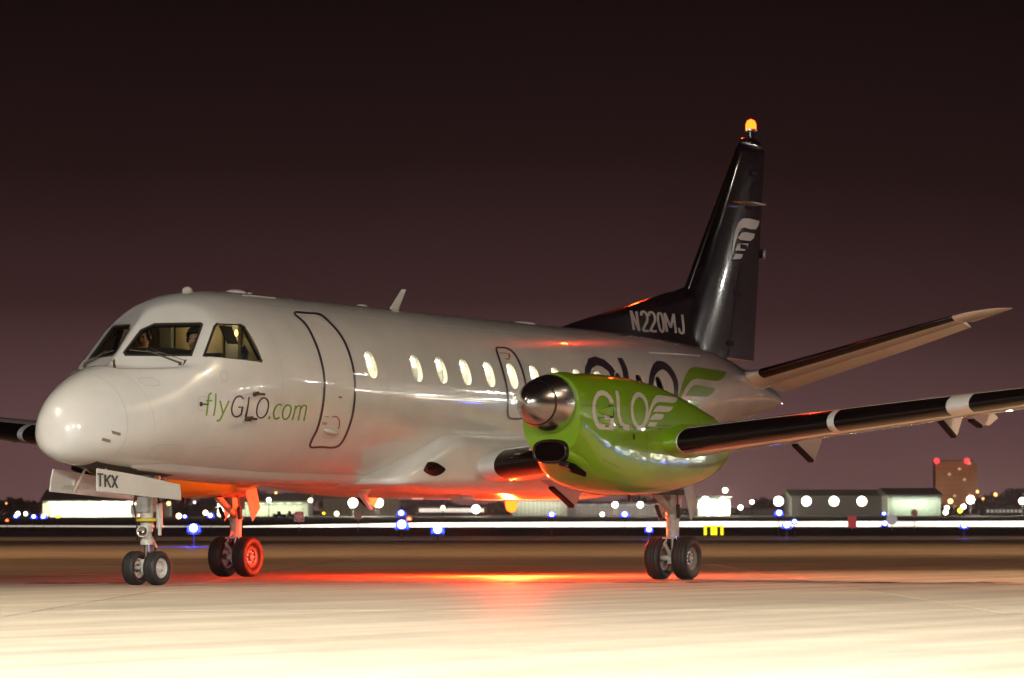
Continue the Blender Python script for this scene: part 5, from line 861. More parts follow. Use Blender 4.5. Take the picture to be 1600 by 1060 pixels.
    build('mouth', M().obox(c+f*0.092+Vector((0, 0, -0.088)), r*0.024, f*0.006, Vector((0, 0, 0.004))), mat('lips', (0.35, 0.12, 0.09), 0.5), P)
    h = M(); h.tube([c+(r*math.cos(a)*0.113)+Vector((0, 0, 0.02+0.118*math.sin(a))) for a in [PI*k/10 for k in range(11)]], 0.010, 8)
    hs = build('headset', h, DARK, P, smooth=True)
    for sg in (-1, 1): build('ear_cup', M().lathe(c+r*sg*0.085+Vector((0, 0, -0.02)), r*sg, [(0, 0.032), (0.02, 0.030), (0.03, 0.015), (0.031, 0)], 16, True), DARK, hs, smooth=True)
    P.location.z = 1.74+dz
    return P
HAIR = mat('dark_hair', (0.02, 0.012, 0.008), 0.6)
pilot(0.38, 'pilot in dark shirt with headset, head bowed behind the windshield', mat('dark_shirt', (0.03, 0.03, 0.04), 0.8), HAIR, -0.35, 0.2, 2.72, 0.05)
pilot(-0.45, 'pilot in pale blue shirt seated by the cockpit side window', mat('pale_shirt', (0.55, 0.60, 0.66), 0.8), HAIR, -0.15, 0.0, 2.60)

# ---------------------------------------------------------------- apron of concrete slabs
def concrete(name, base, streak=True):
    m = bpy.data.materials.new(name); m.use_nodes = True; t = m.node_tree; b = t.nodes['Principled BSDF']
    g = t.nodes.new('ShaderNodeNewGeometry'); oi = t.nodes.new('ShaderNodeObjectInfo')
    def noise(sc, det, ro, vec=None):
        n = t.nodes.new('ShaderNodeTexNoise'); n.inputs['Scale'].default_value = sc; n.inputs['Detail'].default_value = det; n.inputs['Roughness'].default_value = ro
        t.links.new(vec or g.outputs['Position'], n.inputs['Vector']); return n
    def mr(src, a, b_, c, d):
        r = t.nodes.new('ShaderNodeMapRange'); r.inputs[1].default_value = a; r.inputs[2].default_value = b_; r.inputs[3].default_value = c; r.inputs[4].default_value = d
        t.links.new(src, r.inputs[0]); return r.outputs[0]
    def mul(a, b_):
        n = t.nodes.new('ShaderNodeMath'); n.operation = 'MULTIPLY'; t.links.new(a, n.inputs[0]); t.links.new(b_, n.inputs[1]); return n.outputs[0]
    big = mr(noise(0.22, 5, 0.6).outputs['Fac'], 0.3, 0.7, 0.80, 1.10)
    mid = mr(noise(1.7, 7, 0.7).outputs['Fac'], 0.3, 0.7, 0.86, 1.08)
    fine = mr(noise(26, 4, 0.7).outputs['Fac'], 0.25, 0.75, 0.82, 1.12)
    mp = t.nodes.new('ShaderNodeMapping'); mp.inputs['Rotation'].default_value = (0, 0, YAW+0.05); mp.inputs['Scale'].default_value = (0.06, 1.6, 1)
    t.links.new(g.outputs['Position'], mp.inputs['Vector'])
    st = mr(noise(1.0, 6, 0.65, mp.outputs[0]).outputs['Fac'], 0.35, 0.72, 1.08, 0.58)     # brushed tyre streaks
    ob = mr(oi.outputs['Random'], 0, 1, 0.90, 1.06)
    f = mul(mul(mul(big, mid), mul(fine, ob)), st)
    x = t.nodes.new('ShaderNodeVectorMath'); x.operation = 'SCALE'; x.inputs[0].default_value = base; t.links.new(f, x.inputs['Scale']); t.links.new(x.outputs[0], b.inputs['Base Color'])
    t.links.new(mr(noise(0.8, 5, 0.7).outputs['Fac'], 0.3, 0.7, 0.58, 0.76), b.inputs['Roughness'])
    bp = t.nodes.new('ShaderNodeBump'); bp.inputs['Strength'].default_value = 0.2; bp.inputs['Distance'].default_value = 0.004
    t.links.new(noise(60, 4, 0.7).outputs['Fac'], bp.inputs['Height']); t.links.new(bp.outputs[0], b.inputs['Normal'])
    return m
CONC = concrete('apron_concrete', (0.40, 0.365, 0.30)); JOINT = mat('joint_sealant', (0.035, 0.03, 0.025), 0.8, noise=(3, 0.4))
DEPTHS = [8.0]+[43.6+7.5*k for k in range(-4, 12)]; U0, U1 = -26.25, 26.25
def quad(m, u0, u1, d0, d1, z): m.add([gp(u0, d0, z), gp(u1, d0, z), gp(u1, d1, z), gp(u0, d1, z)], [(0, 1, 2, 3)])
m = M(); a, b = DEPTHS[0], DEPTHS[-1]
quad(m, -300, U0, -120, 461, 0); quad(m, U1, 300, -120, 461, 0); quad(m, U0, U1, -120, a, 0); quad(m, U0, U1, b, 461, 0); quad(m, U0, U1, a, b, -0.03)
for (p, q) in (((U0, a), (U0, b)), ((U1, a), (U1, b)), ((U0, a), (U1, a)), ((U0, b), (U1, b))): m.add([gp(*p, -0.03), gp(*q, -0.03), gp(*q, 0), gp(*p, 0)], [(0, 1, 2, 3)])
apron = bpy.data.meshes.new('apron'); apron.from_pydata(m.v, [], m.f); apron.materials.append(CONC); apron.materials.append(JOINT); apron.polygons[4].material_index = 1
apron = kind(link('apron', apron, None), 'structure')
slab_mesh = None
for i in range(len(DEPTHS)-1):
    d0, d1 = DEPTHS[i], DEPTHS[i+1]; key = round(d1-d0, 2); sm = None
    for k in range(7):
        u0 = U0+7.5*k
        if sm is None:
            g_ = 0.012; m = M(); h0, h1 = (3.75-g_), ((d1-d0)/2-g_)
            e_ = 0.012
            top = [Rv*su*(h0-e_)+FWD*sd*(h1-e_) for su, sd in ((-1, -1), (1, -1), (1, 1), (-1, 1))]; mid_ = [Rv*su*h0+FWD*sd*h1+Vector((0, 0, -0.008)) for su, sd in ((-1, -1), (1, -1), (1, 1), (-1, 1))]; bot = [p+Vector((0, 0, -0.018)) for p in mid_]
            m.add(bot+mid_+top, [(8, 9, 10, 11)]+[(j, (j+1) % 4, 4+(j+1) % 4, 4+j) for j in range(4)]+[(4+j, 4+(j+1) % 4, 8+(j+1) % 4, 8+j) for j in range(4)])
            so = build('concrete_slab', m, CONC, apron); sm = so.data; c = so
        else:
            c = bpy.data.objects.new('concrete_slab', sm); COL.objects.link(c); c.parent = apron
        c.location = gp(u0+3.75, (d0+d1)/2, -random.random()*0.003)
# spalled, patched joint just in front of the wheels
m = M(); rnd = random.Random(3)
for u0, u1 in ((-5.9, -5.0), (-4.9, -4.6), (-0.9, 0.9), (1.2, 1.9), (2.1, 2.3), (4.1, 4.7), (5.2, 6.2)):
    n = max(3, int((u1-u0)/0.08)); rows = []
    for k in range(n+1):
        u = u0+(u1-u0)*k/n; w = 0.04+0.42*rnd.random()*math.sin(PI*k/n); rows.append([gp(u, 43.6-w, 0.003), gp(u, 43.6+w*1.4, 0.003)])
    m.grid(rows)
cr_ = build('joint_spall', m, JOINT, apron); kind(cr_, 'stuff')
# ---------------------------------------------------------------- airfield beyond
PROF = [(461, 838.0), (520, 834.5), (600, 831), (680, 828), (705, 824), (740, 817), (900, 811), (1200, 807), (2000, 804.6), (3000, 803.6), (6000, 803)]
PROFZ = pchip([(0.0, 0.0), (300.0, 0.0)]+[(d, CZ+(830.4-y)/FPX*d) for d, y in PROF])
def zg(d): return PROFZ(d)[0]
GRASS = mat('night_grass', (0.032, 0.030, 0.012), 0.9, noise=(0.25, 0.55), bump=(3.0, 1.0, 0.3))
m = M(); rows = []
for d in uniq(srange(461, 760, 12)+srange(760, 1300, 40)+srange(1300, 3200, 190)): rows.append([gp(u, d, zg(d)) for u in srange(-720, 720, 30)])
kind(build('grassland', m.grid(rows), GRASS, smooth='all'), 'structure')
m = M(); quad(m, -300, 300, 300, 330, 0.006)
kind(build('taxiway', m, mat('taxiway_asphalt', (0.06, 0.055, 0.05), 0.8, noise=(0.3, 0.4))), 'structure')
# trail of a moving lamp, imitated by a fixed glowing band
def build_light_trail(name, pts, d, mt, label):
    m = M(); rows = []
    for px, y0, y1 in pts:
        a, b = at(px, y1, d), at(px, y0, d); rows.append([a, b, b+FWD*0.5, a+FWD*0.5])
    o = build(name, m.grid(rows, True, True, True), mt); tag(o, label, 'light strip')  # glowing band stands in for a moving lamp's light trail
build_light_trail('light_trail', [(380, 822.5, 825.5), (480, 820.5, 826.0), (560, 819, 827), (640, 817.5, 828), (800, 816.5, 828.6), (1100, 815.3, 829.2), (1400, 815, 829.6), (1700, 814.5, 829.8)], 706, glow('trail_glow', (1.0, 0.90, 0.72), 2.6, 0.5), 'broad bright white light trail across the far field')
build_light_trail('light_trail', [(-60, 821.5, 823.0), (100, 821.5, 823.4), (250, 822, 824.4), (378, 822.3, 825.2)], 706, glow('trail_dim_glow', (1.0, 0.90, 0.74), 0.7), 'thin dim end of the light trail behind the nose wheel')

# ---- taxiway lights, lamps and masts
def edge_light(px, py, d, col, gname, label, cat='taxiway light', grp=None, r=0.11, st=40):
    p = at(px, py, d); z0 = zg(d) if d > 461 else 0.0; t = thing('taxiway_light', (p.x, p.y, min(z0, p.z-0.25)), label, cat, grp); h = p.z-t.location.z
    m = M(); m.lathe(t.location, (0, 0, 1), [(0, r*0.9), (0.03, r*0.9), (0.04, min(0.04, r*0.2)), (h-r*0.6, min(0.04, r*0.2)), (h-r*0.5, r*0.9), (h-r*0.2, r*0.9)], 12, True); build('stem', m, mat('lamp_stem_dark', (0.02, 0.018, 0.015), 0.6), t, smooth=True)
    m = M(); m.lathe(p-Vector((0, 0, r*0.2)), (0, 0, 1), [(0, r*0.85), (r*0.5, r*0.8), (r*0.9, r*0.5), (r*1.05, 0)], 14); build('lens', m, glow(gname, col, st), t, smooth='all')
    if gname.startswith('blue'): build('bright_core', M().ball(p-FWD*r*0.75+Vector((0, 0, r*0.3)), r*0.5, n=10, m=8), glow('blue_core_glow', (0.45, 0.6, 1.0), 10), t, smooth='all')  # bright ball added before the lens to imitate its overexposed core
BLUE = (0.006, 0.012, 1.0)
for px, py, d, r, lab in (
    (303, 829, 150, 0.10, 'bright blue taxiway light between the nose gear and the far main wheels'),
    (627, 804, 400, 0.16, 'upper blue taxiway light in the close pair under the belly'),
    (628, 823.5, 300, 0.21, 'large lower blue taxiway light in the close pair under the belly'),
    (684, 831, 260, 0.17, 'blue taxiway light low on the strip, left of the red beacon'),
    (862, 806, 420, 0.14, 'blue taxiway light just right of the glowing belly beacon'),
    (976, 806, 420, 0.16, 'blue taxiway light under the green nacelle, left of the main gear'),
    (1014, 829.5, 260, 0.10, 'blue taxiway light low beside the near main wheels'),
    (1217, 804, 420, 0.18, 'blue taxiway light above the strip below the first hangar lamp'),
    (1229, 823, 300, 0.15, 'bright blue taxiway light on the strip right of the yellow sign'),
    (1241, 816.5, 420, 0.12, 'small blue taxiway light touching the strip, right of a brighter one'),
    (1382, 820, 420, 0.15, 'blue taxiway light beside the pale round marker'),
    (1381, 804, 600, 0.13, 'faint blue taxiway light above the pale round marker'),
    (1506, 823, 300, 0.13, 'rightmost blue taxiway light, on the strip'),
    (25, 808, 600, 0.15, 'leftmost blue taxiway light near the perimeter fence'),
    (53, 809, 600, 0.17, 'left one of two blue taxiway lights before the lit hangar'),
    (68, 809, 600, 0.18, 'right one of two blue taxiway lights before the lit hangar'),
    (289, 808.5, 600, 0.13, 'tiny blue taxiway light left of the brightest blue one'),
    (329, 807.5, 500, 0.16, 'blue taxiway light right above the brightest blue one')):
    edge_light(px, py, d, BLUE, 'blue_lamp_glow', lab, 'taxiway light', 'blue taxiway lights', r*3.3, 26)
    if d < 320:
        q = at(px, py, d)-FWD*0.5; l = bpy.data.lights.new('blue_lamp', 'POINT'); l.energy = 450; l.color = (0.02, 0.04, 1.0); l.shadow_soft_size = 0.2; o = bpy.data.objects.new('taxiway_lamp_light', l); COL.objects.link(o); o.location = q
edge_light(11, 814, 500, (1, 0.06, 0.02), 'red_lamp_glow', 'small red lamp at the far left edge', 'red lamp', None, 0.22, 18)
edge_light(639, 812, 420, (1, 0.10, 0.04), 'red_lamp_glow', 'red lamp right of the pair of blue taxiway lights', 'red lamp', None, 0.30, 18)
edge_light(90.5, 808.5, 700, (0.95, 0.85, 0.02), 'yellow_lamp_glow', 'yellow marker lamp before the lit hangar', 'marker lamp', None, 0.42, 4)
edge_light(506, 803, 700, (0.75, 0.75, 0.02), 'yellow_lamp_glow', 'yellow marker lamp right of the no entry sign', 'marker lamp', None, 0.34, 4)
POLE = mat('lamp_pole_steel', (0.012, 0.012, 0.012), 0.8, spec=0.1)
def mast(px, py, d, rad, col, st, label, grp=None, name='lamp_mast'):
    rad *= 0.78; st *= 1.6
    p = at(px, py, d); z0 = zg(d); b = Vector((p.x, p.y, z0)); t = thing(name, b, label, 'lamp mast', grp)
    m = M(); m.tube([b, Vector((p.x, p.y, p.z+rad*0.3))+FWD*rad*0.9], [0.13, 0.08], 8); build('pole', m, POLE, t, smooth=True)
    m = M(); m.lathe(p+FWD*rad*0.8, -FWD, [(0, rad*0.5), (rad*0.4, rad*1.05), (rad*0.75, rad*1.08)], 18, True); build('lamp_housing', m, POLE, t, smooth=True)
    m = M(); m.ball(p, rad, rad, rad, 16, 10); build('lamp_globe', m, glow('lamp_%s' % label.replace(' ', '_')[:40], col, st), t, smooth='all')
    if rad > 0.8:
        l = bpy.data.lights.new('mast_lamp', 'POINT'); l.energy = 30000*rad*rad; l.color = col; l.shadow_soft_size = rad; o = bpy.data.objects.new('mast_lamp_light', l); COL.objects.link(o); o.location = p-FWD*(rad+0.5); adopt(o, t)
HAL = (1.0, 0.93, 0.74); SOD = (1.0, 0.48, 0.12)
for px, py, d, rad, col, st, lab in (
    (551.5, 786, 1150, 1.9, HAL, 9, 'left of two large white floodlights behind the belly aerial'),
    (591.5, 786, 1150, 1.9, HAL, 9, 'right of two large white floodlights behind the belly aerial'),
    (743.5, 796, 1150, 1.7, HAL, 9, 'white floodlight left of the belly beacon'),
    (692, 793.5, 1200, 0.9, (1, 0.85, 0.5), 3, 'small warm lamp left of the white floodlight under the belly'),
    (961, 789, 1150, 1.2, HAL, 9, 'left of two floodlights under the green nacelle'),
    (1000.5, 789, 1150, 1.2, HAL, 9, 'right of two floodlights under the green nacelle'),
    (941, 804, 1000, 0.75, (0.9, 0.93, 1.0), 5, 'small white lamp just below the nacelle floodlights'),
    (1102, 782, 1150, 1.5, HAL, 12, 'bright floodlight on the white building right of the main gear'),
    (1129, 782, 1150, 1.2, HAL, 9, 'second floodlight on the white building right of the main gear'),
    (1133, 766.5, 1250, 1.1, HAL, 8, 'high floodlight above the white building'),
    (1157, 793, 1100, 0.9, HAL, 8, 'low white lamp right of the white building'),
    (1175, 784.5, 1200, 0.9, HAL, 6, 'white lamp left of the row of four hangar floodlights'),
    (1090, 791, 1200, 0.6, HAL, 5, 'small lamp at the left corner of the white building'),
    (1117, 802.5, 1050, 0.7, (1, 0.55, 0.3), 4, 'orange lamp at the foot of the white building'),
    (1516.5, 781, 1150, 1.6, HAL, 12, 'bright floodlight right of the long hangar below the tower block'),
    (1505.5, 792, 1100, 1.0, HAL, 6, 'white lamp just below the bright floodlight on the right'),
    (1485, 783.5, 1200, 1.0, SOD, 6, 'orange street lamp left of the bright floodlight on the right'),
    (1479.5, 794, 1100, 0.9, HAL, 6, 'upper of two stacked white lamps at the hangar corner'),
    (1477.5, 801, 1050, 0.9, (1, 0.8, 0.55), 6, 'lower of two stacked warm lamps at the hangar corner'),
    (1527, 768.5, 1600, 0.8, SOD, 3, 'faint orange street lamp above the bright floodlight'),
    (1555.5, 773, 1500, 0.9, SOD, 3, 'orange street lamp far right below the tower block'),
    (1536, 779.5, 1600, 0.6, SOD, 2.5, 'dim orange street lamp right of the bright floodlight'),
    (1597, 783, 1150, 1.3, HAL, 8, 'floodlight at the right edge of the picture'),
    (1500, 798, 1000, 0.9, (0.9, 0.85, 0.05), 2.5, 'yellow lamp below the bright floodlight on the right'),
    (263.5, 787, 1150, 0.75, SOD, 6, 'orange street lamp behind the nose gear'),
    (279.5, 806.5, 900, 0.8, (1, 0.62, 0.25), 9, 'bright low orange lamp right of the nose gear'),
    (304, 785, 1300, 0.5, HAL, 4, 'small pale lamp above the bright blue taxiway light'),
    (321, 801.5, 1000, 0.8, (1, 0.8, 0.45), 7, 'warm lamp left of the far main gear'),
    (420, 781.5, 1000, 0.75, HAL, 8, 'white lamp on a pole before the pale green hangar'),
    (485, 782, 1150, 0.85, (1, 0.85, 0.5), 6, 'lamp on the right corner of the pale green hangar'),
    (526, 803, 1000, 0.85, (1, 0.72, 0.42), 4, 'pale orange lamp right of the no entry sign'),
    (28, 803, 1100, 0.85, HAL, 5, 'left of two white lamps behind the perimeter fence'),
    (40, 803, 1100, 0.75, HAL, 5, 'right of two white lamps behind the perimeter fence'),
    (10, 786.5, 1300, 0.4, SOD, 3, 'small amber lamp high above the perimeter fence'),
    (431, 770.5, 1500, 0.6, SOD, 4, 'amber lamp in the trees behind the pale green hangar')):
    mast(px, py, d, rad, col, st, lab)
# ---- buildings across the field
def stripes(name, a, b, step=None):
    return mat(name, a, 0.7, noise=(0.12, 0.15))
def hangar(px0, px1, py_top, py_base, d, depth, wallm, roofm, label, name='hangar', doors=4, roof_rise=0.0, roof_px=0, cat='building', windows=0, winmat=None, canopy=None, door_mat=None):
    """front wall parallel to the frame, real depth behind; door leaves or windows are parts"""
    w0 = at(px0, py_base, d); w1 = at(px1, py_base, d); top = at(px0, py_top, d).z; zb = zg(d)-0.3; u = (w1-w0); u.z = 0; L = u.length; u.normalize()
    b = Vector((w0.x, w0.y, zb)); H = top-zb; T = thing(name, b+u*L/2, label, cat)
    f = FWD; up = Vector((0, 0, 1))
    m = M(); m.obox(b+u*L/2+f*depth/2+up*H/2, u*L/2, f*depth/2, up*H/2); wl = build('wall', m, wallm, T)
    m = M(); rr = roof_rise or 0.4
    m.prism([b-u*0.6-f*0.8+up*H, b-u*0.6+f*depth*0.5+up*(H+rr), b-u*0.6+f*(depth+0.6)+up*H, b-u*0.6+f*(depth+0.6)+up*(H-0.35), b-u*0.6-f*0.8+up*(H-0.35)], u*(L+1.2)); build('roof', m, roofm, T)
    for i in range(doors):
        x0 = L*(0.06+0.88*i/doors); x1 = L*(0.06+0.88*(i+1)/doors)-0.25
        m = M(); m.obox(b+u*(x0+x1)/2-f*0.12+up*(H*0.42), u*(x1-x0)/2, f*0.14, up*H*0.42); dl = build('door_leaf', m, door_mat or wallm, T)
        for k in range(4):
            xx = x0+(x1-x0)*(k+0.5)/4; m = M(); m.obox(b+u*xx-f*0.30+up*(H*0.42), u*0.06, f*0.05, up*H*0.41); build('door_rib', m, roofm, dl)
    for i in range(windows):
        x0 = L*(0.03+0.94*i/windows); wd = L*0.94/windows*0.6; m = M(); m.obox(b+u*(x0+wd/2)-f*0.05+up*(H*0.55), u*wd/2, f*0.08, up*H*0.18); build('window', m, winmat, T)
    if canopy:
        c, st, watts = canopy; m = M(); m.obox(b+u*L/2-f*2.2+up*(H*0.86), u*L*0.47, f*1.6, up*0.18); build('canopy', m, roofm, T)
        n = 7
        for i in range(n):
            q = b+u*L*(0.06+0.88*(i+0.5)/n)-f*3.0+up*(H*0.80); m = M(); m.obox(q, u*L*0.055, f*0.5, up*0.25); build('canopy_lamp', m, glow('canopy_glow_'+label[:8], c, st), T)
            l = bpy.data.lights.new('canopy_lamp', 'POINT'); l.energy = watts; l.color = c; l.shadow_soft_size = 0.6; o = bpy.data.objects.new('canopy_lamp_light', l); COL.objects.link(o); o.location = q-f*1.2-up*0.4; adopt(o, T)
    return T
def wall_lamps(pxs, py, d, rad, watts, labels, col=HAL, st=9):
    for px, lab in zip(pxs, labels):
        p = at(px, py, d)-FWD*1.4; t = thing('wall_floodlight', p, lab, 'floodlight', 'floodlights on the long hangar')
        m = M(); m.ball(p, rad, rad, rad, 16, 10); build('lamp_globe', m, glow('hangar_lamp_glow', col, st), t, smooth='all')
        m = M(); m.tube([p+FWD*0.2, p+FWD*1.6], 0.25, 8); build('bracket', m, POLE, t)
        l = bpy.data.lights.new('wall_floodlight', 'POINT'); l.energy = watts; l.color = col; l.shadow_soft_size = 1.0; o = bpy.data.objects.new('wall_floodlight_light', l); COL.objects.link(o); o.location = p-FWD*2.2; adopt(o, t)
PALE = mat('pale_green_cladding', (0.50, 0.53, 0.42), 0.6, noise=(0.2, 0.15)); CREAM = mat('cream_cladding', (0.66, 0.66, 0.50), 0.6, noise=(0.2, 0.12)); ROOFD = mat('dark_roof_sheet', (0.06, 0.07, 0.065), 0.7, noise=(0.1, 0.3)); GREYW = mat('grey_block_wall', (0.26, 0.24, 0.23), 0.8, noise=(0.15, 0.3)); GRN = mat('grey_green_roof', (0.22, 0.25, 0.18), 0.7, noise=(0.1, 0.2))
hangar(66, 222, 780.5, 807.5, 1100, 30, CREAM, GRN, 'brightly lit cream hangar behind the nose gear doors', canopy=((1.0, 0.97, 0.74), 4.0, 2600), doors=6, roof_rise=3.2)
hangar(222, 262, 784, 806.5, 1180, 14, GREYW, ROOFD, 'small dim shed right of the lit cream hangar', 'shed', 2)
hangar(340, 366, 780, 806, 1150, 16, CREAM, ROOFD, 'small lit cream building behind the far main gear', 'building', 2, canopy=((1.0, 0.97, 0.74), 3.0, 1500))
hangar(368, 481, 783, 804.5, 1200, 30, PALE, GRN, 'pale green hangar left of the no entry sign', doors=4, roof_rise=2.6, canopy=((0.95, 1.0, 0.72), 0.6, 700))
hangar(505, 622, 778, 804, 1300, 25, mat('olive_wall', (0.34, 0.32, 0.22), 0.7), ROOFD, 'olive grey building behind the two large floodlights', 'building', 3)
hangar(800, 886, 776, 803.5, 1300, 25, PALE, ROOFD, 'pale building behind the glowing belly beacon', 'building', 3, canopy=((1, 0.95, 0.8), 0.3, 450))
hangar(886, 1046, 785, 803.5, 1320, 25, GREYW, ROOFD, 'low grey building under the green nacelle', 'building', 5, canopy=((1, 0.95, 0.8), 0.3, 420))
hangar(1091, 1141, 776.5, 804, 1250, 20, CREAM, ROOFD, 'glaring white building right of the near main gear', 'building', 2, canopy=((1.0, 0.92, 0.72), 3.0, 2600))
hangar(1160, 1236, 795, 804, 1300, 20, GREYW, ROOFD, 'low dark building left of the long hangar', 'building', 3)
hangar(1237, 1386, 775, 803, 1250, 40, GREYW, GRN, 'dark left half of the long hangar with four floodlights', 'hangar', 6, roof_rise=2.4)
hangar(1387, 1470, 772.5, 800.5, 1230, 40, PALE, ROOFD, 'pale green right half of the long hangar', 'hangar', 5, roof_rise=2.4, canopy=((0.85, 1.0, 0.82), 0.3, 900))
wall_lamps((1216, 1259.5, 1302.5, 1346), 783.5, 1150, 1.55, 2500, ('first from the left of four large round hangar floodlights', 'second from the left of four large round hangar floodlights', 'third from the left of four large round hangar floodlights', 'fourth and rightmost of four large round hangar floodlights'))
# far terminal with a glittering row of windows
hangar(652, 760, 790, 804, 1500, 20, GREYW, ROOFD, 'distant low terminal with a glittering row of lit windows', 'terminal', 0, windows=34, winmat=glow('far_window_glow', (1.0, 0.9, 0.75), 1.6))
hangar(1540, 1600, 793, 802, 1500, 20, GREYW, ROOFD, 'distant low building at the right edge', 'terminal', 0, windows=9, winmat=glow('far_window_dim', (1.0, 0.9, 0.8), 0.35))
# brick tower block with red obstruction lamps
d = 2600; T0 = at(1462, 803, d); T1 = at(1528, 803, d); zt = at(1462, 721, d).z; zb = zg(d)-1; u = Vector((T1.x-T0.x, T1.y-T0.y, 0)); L = u.length; u.normalize(); b = Vector((T0.x, T0.y, zb)); up = Vector((0, 0, 1))
TB = thing('tower_block', b+u*L/2, 'orange lit brick tower block on the right skyline', 'building')
BR = mat('orange_brick', (0.42, 0.28, 0.20), 0.8, noise=(0.06, 0.2)); m = M(); m.obox(b+u*L*0.45+FWD*8+up*(zt-zb)/2, u*L*0.45, FWD*8, up*(zt-zb)/2); build('wall', m, BR, TB)
m = M(); m.obox(b+u*L*0.95+FWD*10+up*(zt-zb-1.5)/2, u*L*0.05, FWD*8, up*(zt-zb-1.5)/2); build('stair_tower', m, BR, TB)
m = M(); m.obox(b+u*L*0.45+FWD*8+up*(zt-zb+0.4), u*L*0.46, FWD*8.2, up*0.4); build('roof', m, ROOFD, TB)
wrnd = random.Random(5)
for r in range(9):
    for c in range(7):
        q = b+u*L*(0.09+0.12*c)+up*(zt-zb)*(0.96-0.10*r)-FWD*0.05; m = M(); m.obox(q, u*1.0, FWD*0.15, up*0.8)
        build('window', m, glow('tower_window_lit', (1.0, 0.62, 0.28), 0.7) if wrnd.random() < 0.12 else mat('tower_window_hazed', (0.30, 0.20, 0.14), 0.4), TB)  # unlit panes paled toward the brick to imitate haze
for px, lab in ((1463.5, 0), (1511, 0)):
    q = at(px, 720.5, d-1); m = M(); m.ball(q, 2.0); build('obstruction_lamp', m, glow('obstruction_glow', (1.0, 0.04, 0.05), 3), TB, smooth='all')
for px in (1470, 1500, 1520):
    q = at(px, 770, d-60); l = bpy.data.lights.new('street_glow', 'POINT'); l.energy = 19000; l.color = (1.0, 0.52, 0.24); l.shadow_soft_size = 3; o = bpy.data.objects.new('street_glow_light', l); COL.objects.link(o); o.location = q; adopt(o, TB)
# ---- signs
def sign_post(px, py0, py1, pyb, d, w_px, face, label, cat='sign', name='sign', shape='square', back=None):
    a = at(px, (py0+py1)/2, d); h = (py1-py0)/2/FPX*d; w = w_px/2/FPX*d; base = Vector((a.x, a.y, at(px, pyb, d).z-0.5)); t = thing(name, base, label, cat); up = Vector((0, 0, 1))
    m = M(); m.tube([base, Vector((a.x, a.y, a.z-h*0.9))+FWD*0.1], 0.07, 8); build('post', m, mat('sign_post_white', (0.6, 0.6, 0.6), 0.5), t)
    m = M()
    if shape == 'square': m.obox(a+FWD*0.03, Rv*w, FWD*0.04, up*h)
    else: m.lathe(a+FWD*0.07, -FWD, [(0, 0), (0, w), (0.08, w), (0.08, 0)], 28)
    build('panel', m, face, t); return t, a, w, h
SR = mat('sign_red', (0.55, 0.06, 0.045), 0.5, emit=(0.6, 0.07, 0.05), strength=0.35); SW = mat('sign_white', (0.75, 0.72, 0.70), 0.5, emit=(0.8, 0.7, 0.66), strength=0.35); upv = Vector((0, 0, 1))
t, a, w, h = sign_post(467.5, 799.5, 815, 826, 600, 15, SR, 'square red no entry sign with white ring and bar', 'sign', 'no_entry_sign')
m = M(); m.lathe(a-FWD*0.02, -FWD, [(0.0, w*0.52), (0.012, w*0.52), (0.012, w*0.64), (0.0, w*0.64)], 28); build('ring', m, SW, t); m = M(); m.obox(a-FWD*0.025, Rv*w*0.36, FWD*0.012, upv*h*0.10); build('bar', m, SW, t)
m = M()
for s1, s2 in ((1, 0), (-1, 0), (0, 1), (0, -1)): m.obox(a-FWD*0.022+Rv*w*0.95*s1+upv*h*0.95*s2, Rv*(w*0.05 if s1 else w), FWD*0.01, upv*(h*0.05 if s2 else h*0.9))
build('border', m, SW, t)
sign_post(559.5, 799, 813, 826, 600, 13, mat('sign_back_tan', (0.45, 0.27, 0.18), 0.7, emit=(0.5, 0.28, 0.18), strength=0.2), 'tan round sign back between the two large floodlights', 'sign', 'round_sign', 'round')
sign_post(1331.5, 806.5, 825, 828, 620, 14, mat('sign_box_red', (0.5, 0.08, 0.08), 0.6, emit=(0.7, 0.1, 0.1), strength=0.4), 'red box sign standing on the white light trail', 'sign', 'box_sign')
sign_post(1393.5, 804, 820, 826, 620, 17, SW, 'pale round marker on the white light trail', 'sign', 'round_marker', 'round')
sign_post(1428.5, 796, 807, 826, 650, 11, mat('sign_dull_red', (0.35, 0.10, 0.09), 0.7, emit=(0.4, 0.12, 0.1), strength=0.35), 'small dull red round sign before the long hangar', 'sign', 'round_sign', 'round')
# yellow taxiway sign
d = 430; a = at(1115, 829, d); w = 15.5/FPX*d; h = 8.0/FPX*d; t = thing('taxiway_sign', (a.x, a.y, 0), 'glowing yellow taxiway sign low right of the main wheels', 'sign')
m = M(); m.obox(a+FWD*0.15, Rv*w, FWD*0.14, upv*h); build('cabinet', m, mat('sign_cabinet', (0.02, 0.02, 0.015), 0.6), t)
YG = glow('yellow_sign_glow', (0.95, 0.88, 0.02), 1.7)
for cx_, cz_, hw_, hh_ in ((0, 0.86, 1.0, 0.13), (-0.84, -0.1, 0.14, 0.85), (0.84, -0.1, 0.14, 0.85), (-0.14, -0.15, 0.15, 0.80), (0.20, -0.15, 0.15, 0.80), (0.03, 0.05, 0.25, 0.22)):
    m = M(); m.obox(a+Rv*w*cx_+upv*h*cz_*0.95, Rv*w*hw_*0.98, FWD*0.02*(1+abs(cx_)), upv*h*hh_*0.95); build('lit_legend', m, YG, t)
m = M()
for s1 in (-0.7, 0.7): m.tube([a+Rv*w*s1+FWD*0.15-upv*h*0.95, Vector(((a+Rv*w*s1+FWD*0.15).x, (a+Rv*w*s1+FWD*0.15).y, 0))], 0.06, 8)
build('leg', m, POLE, t)
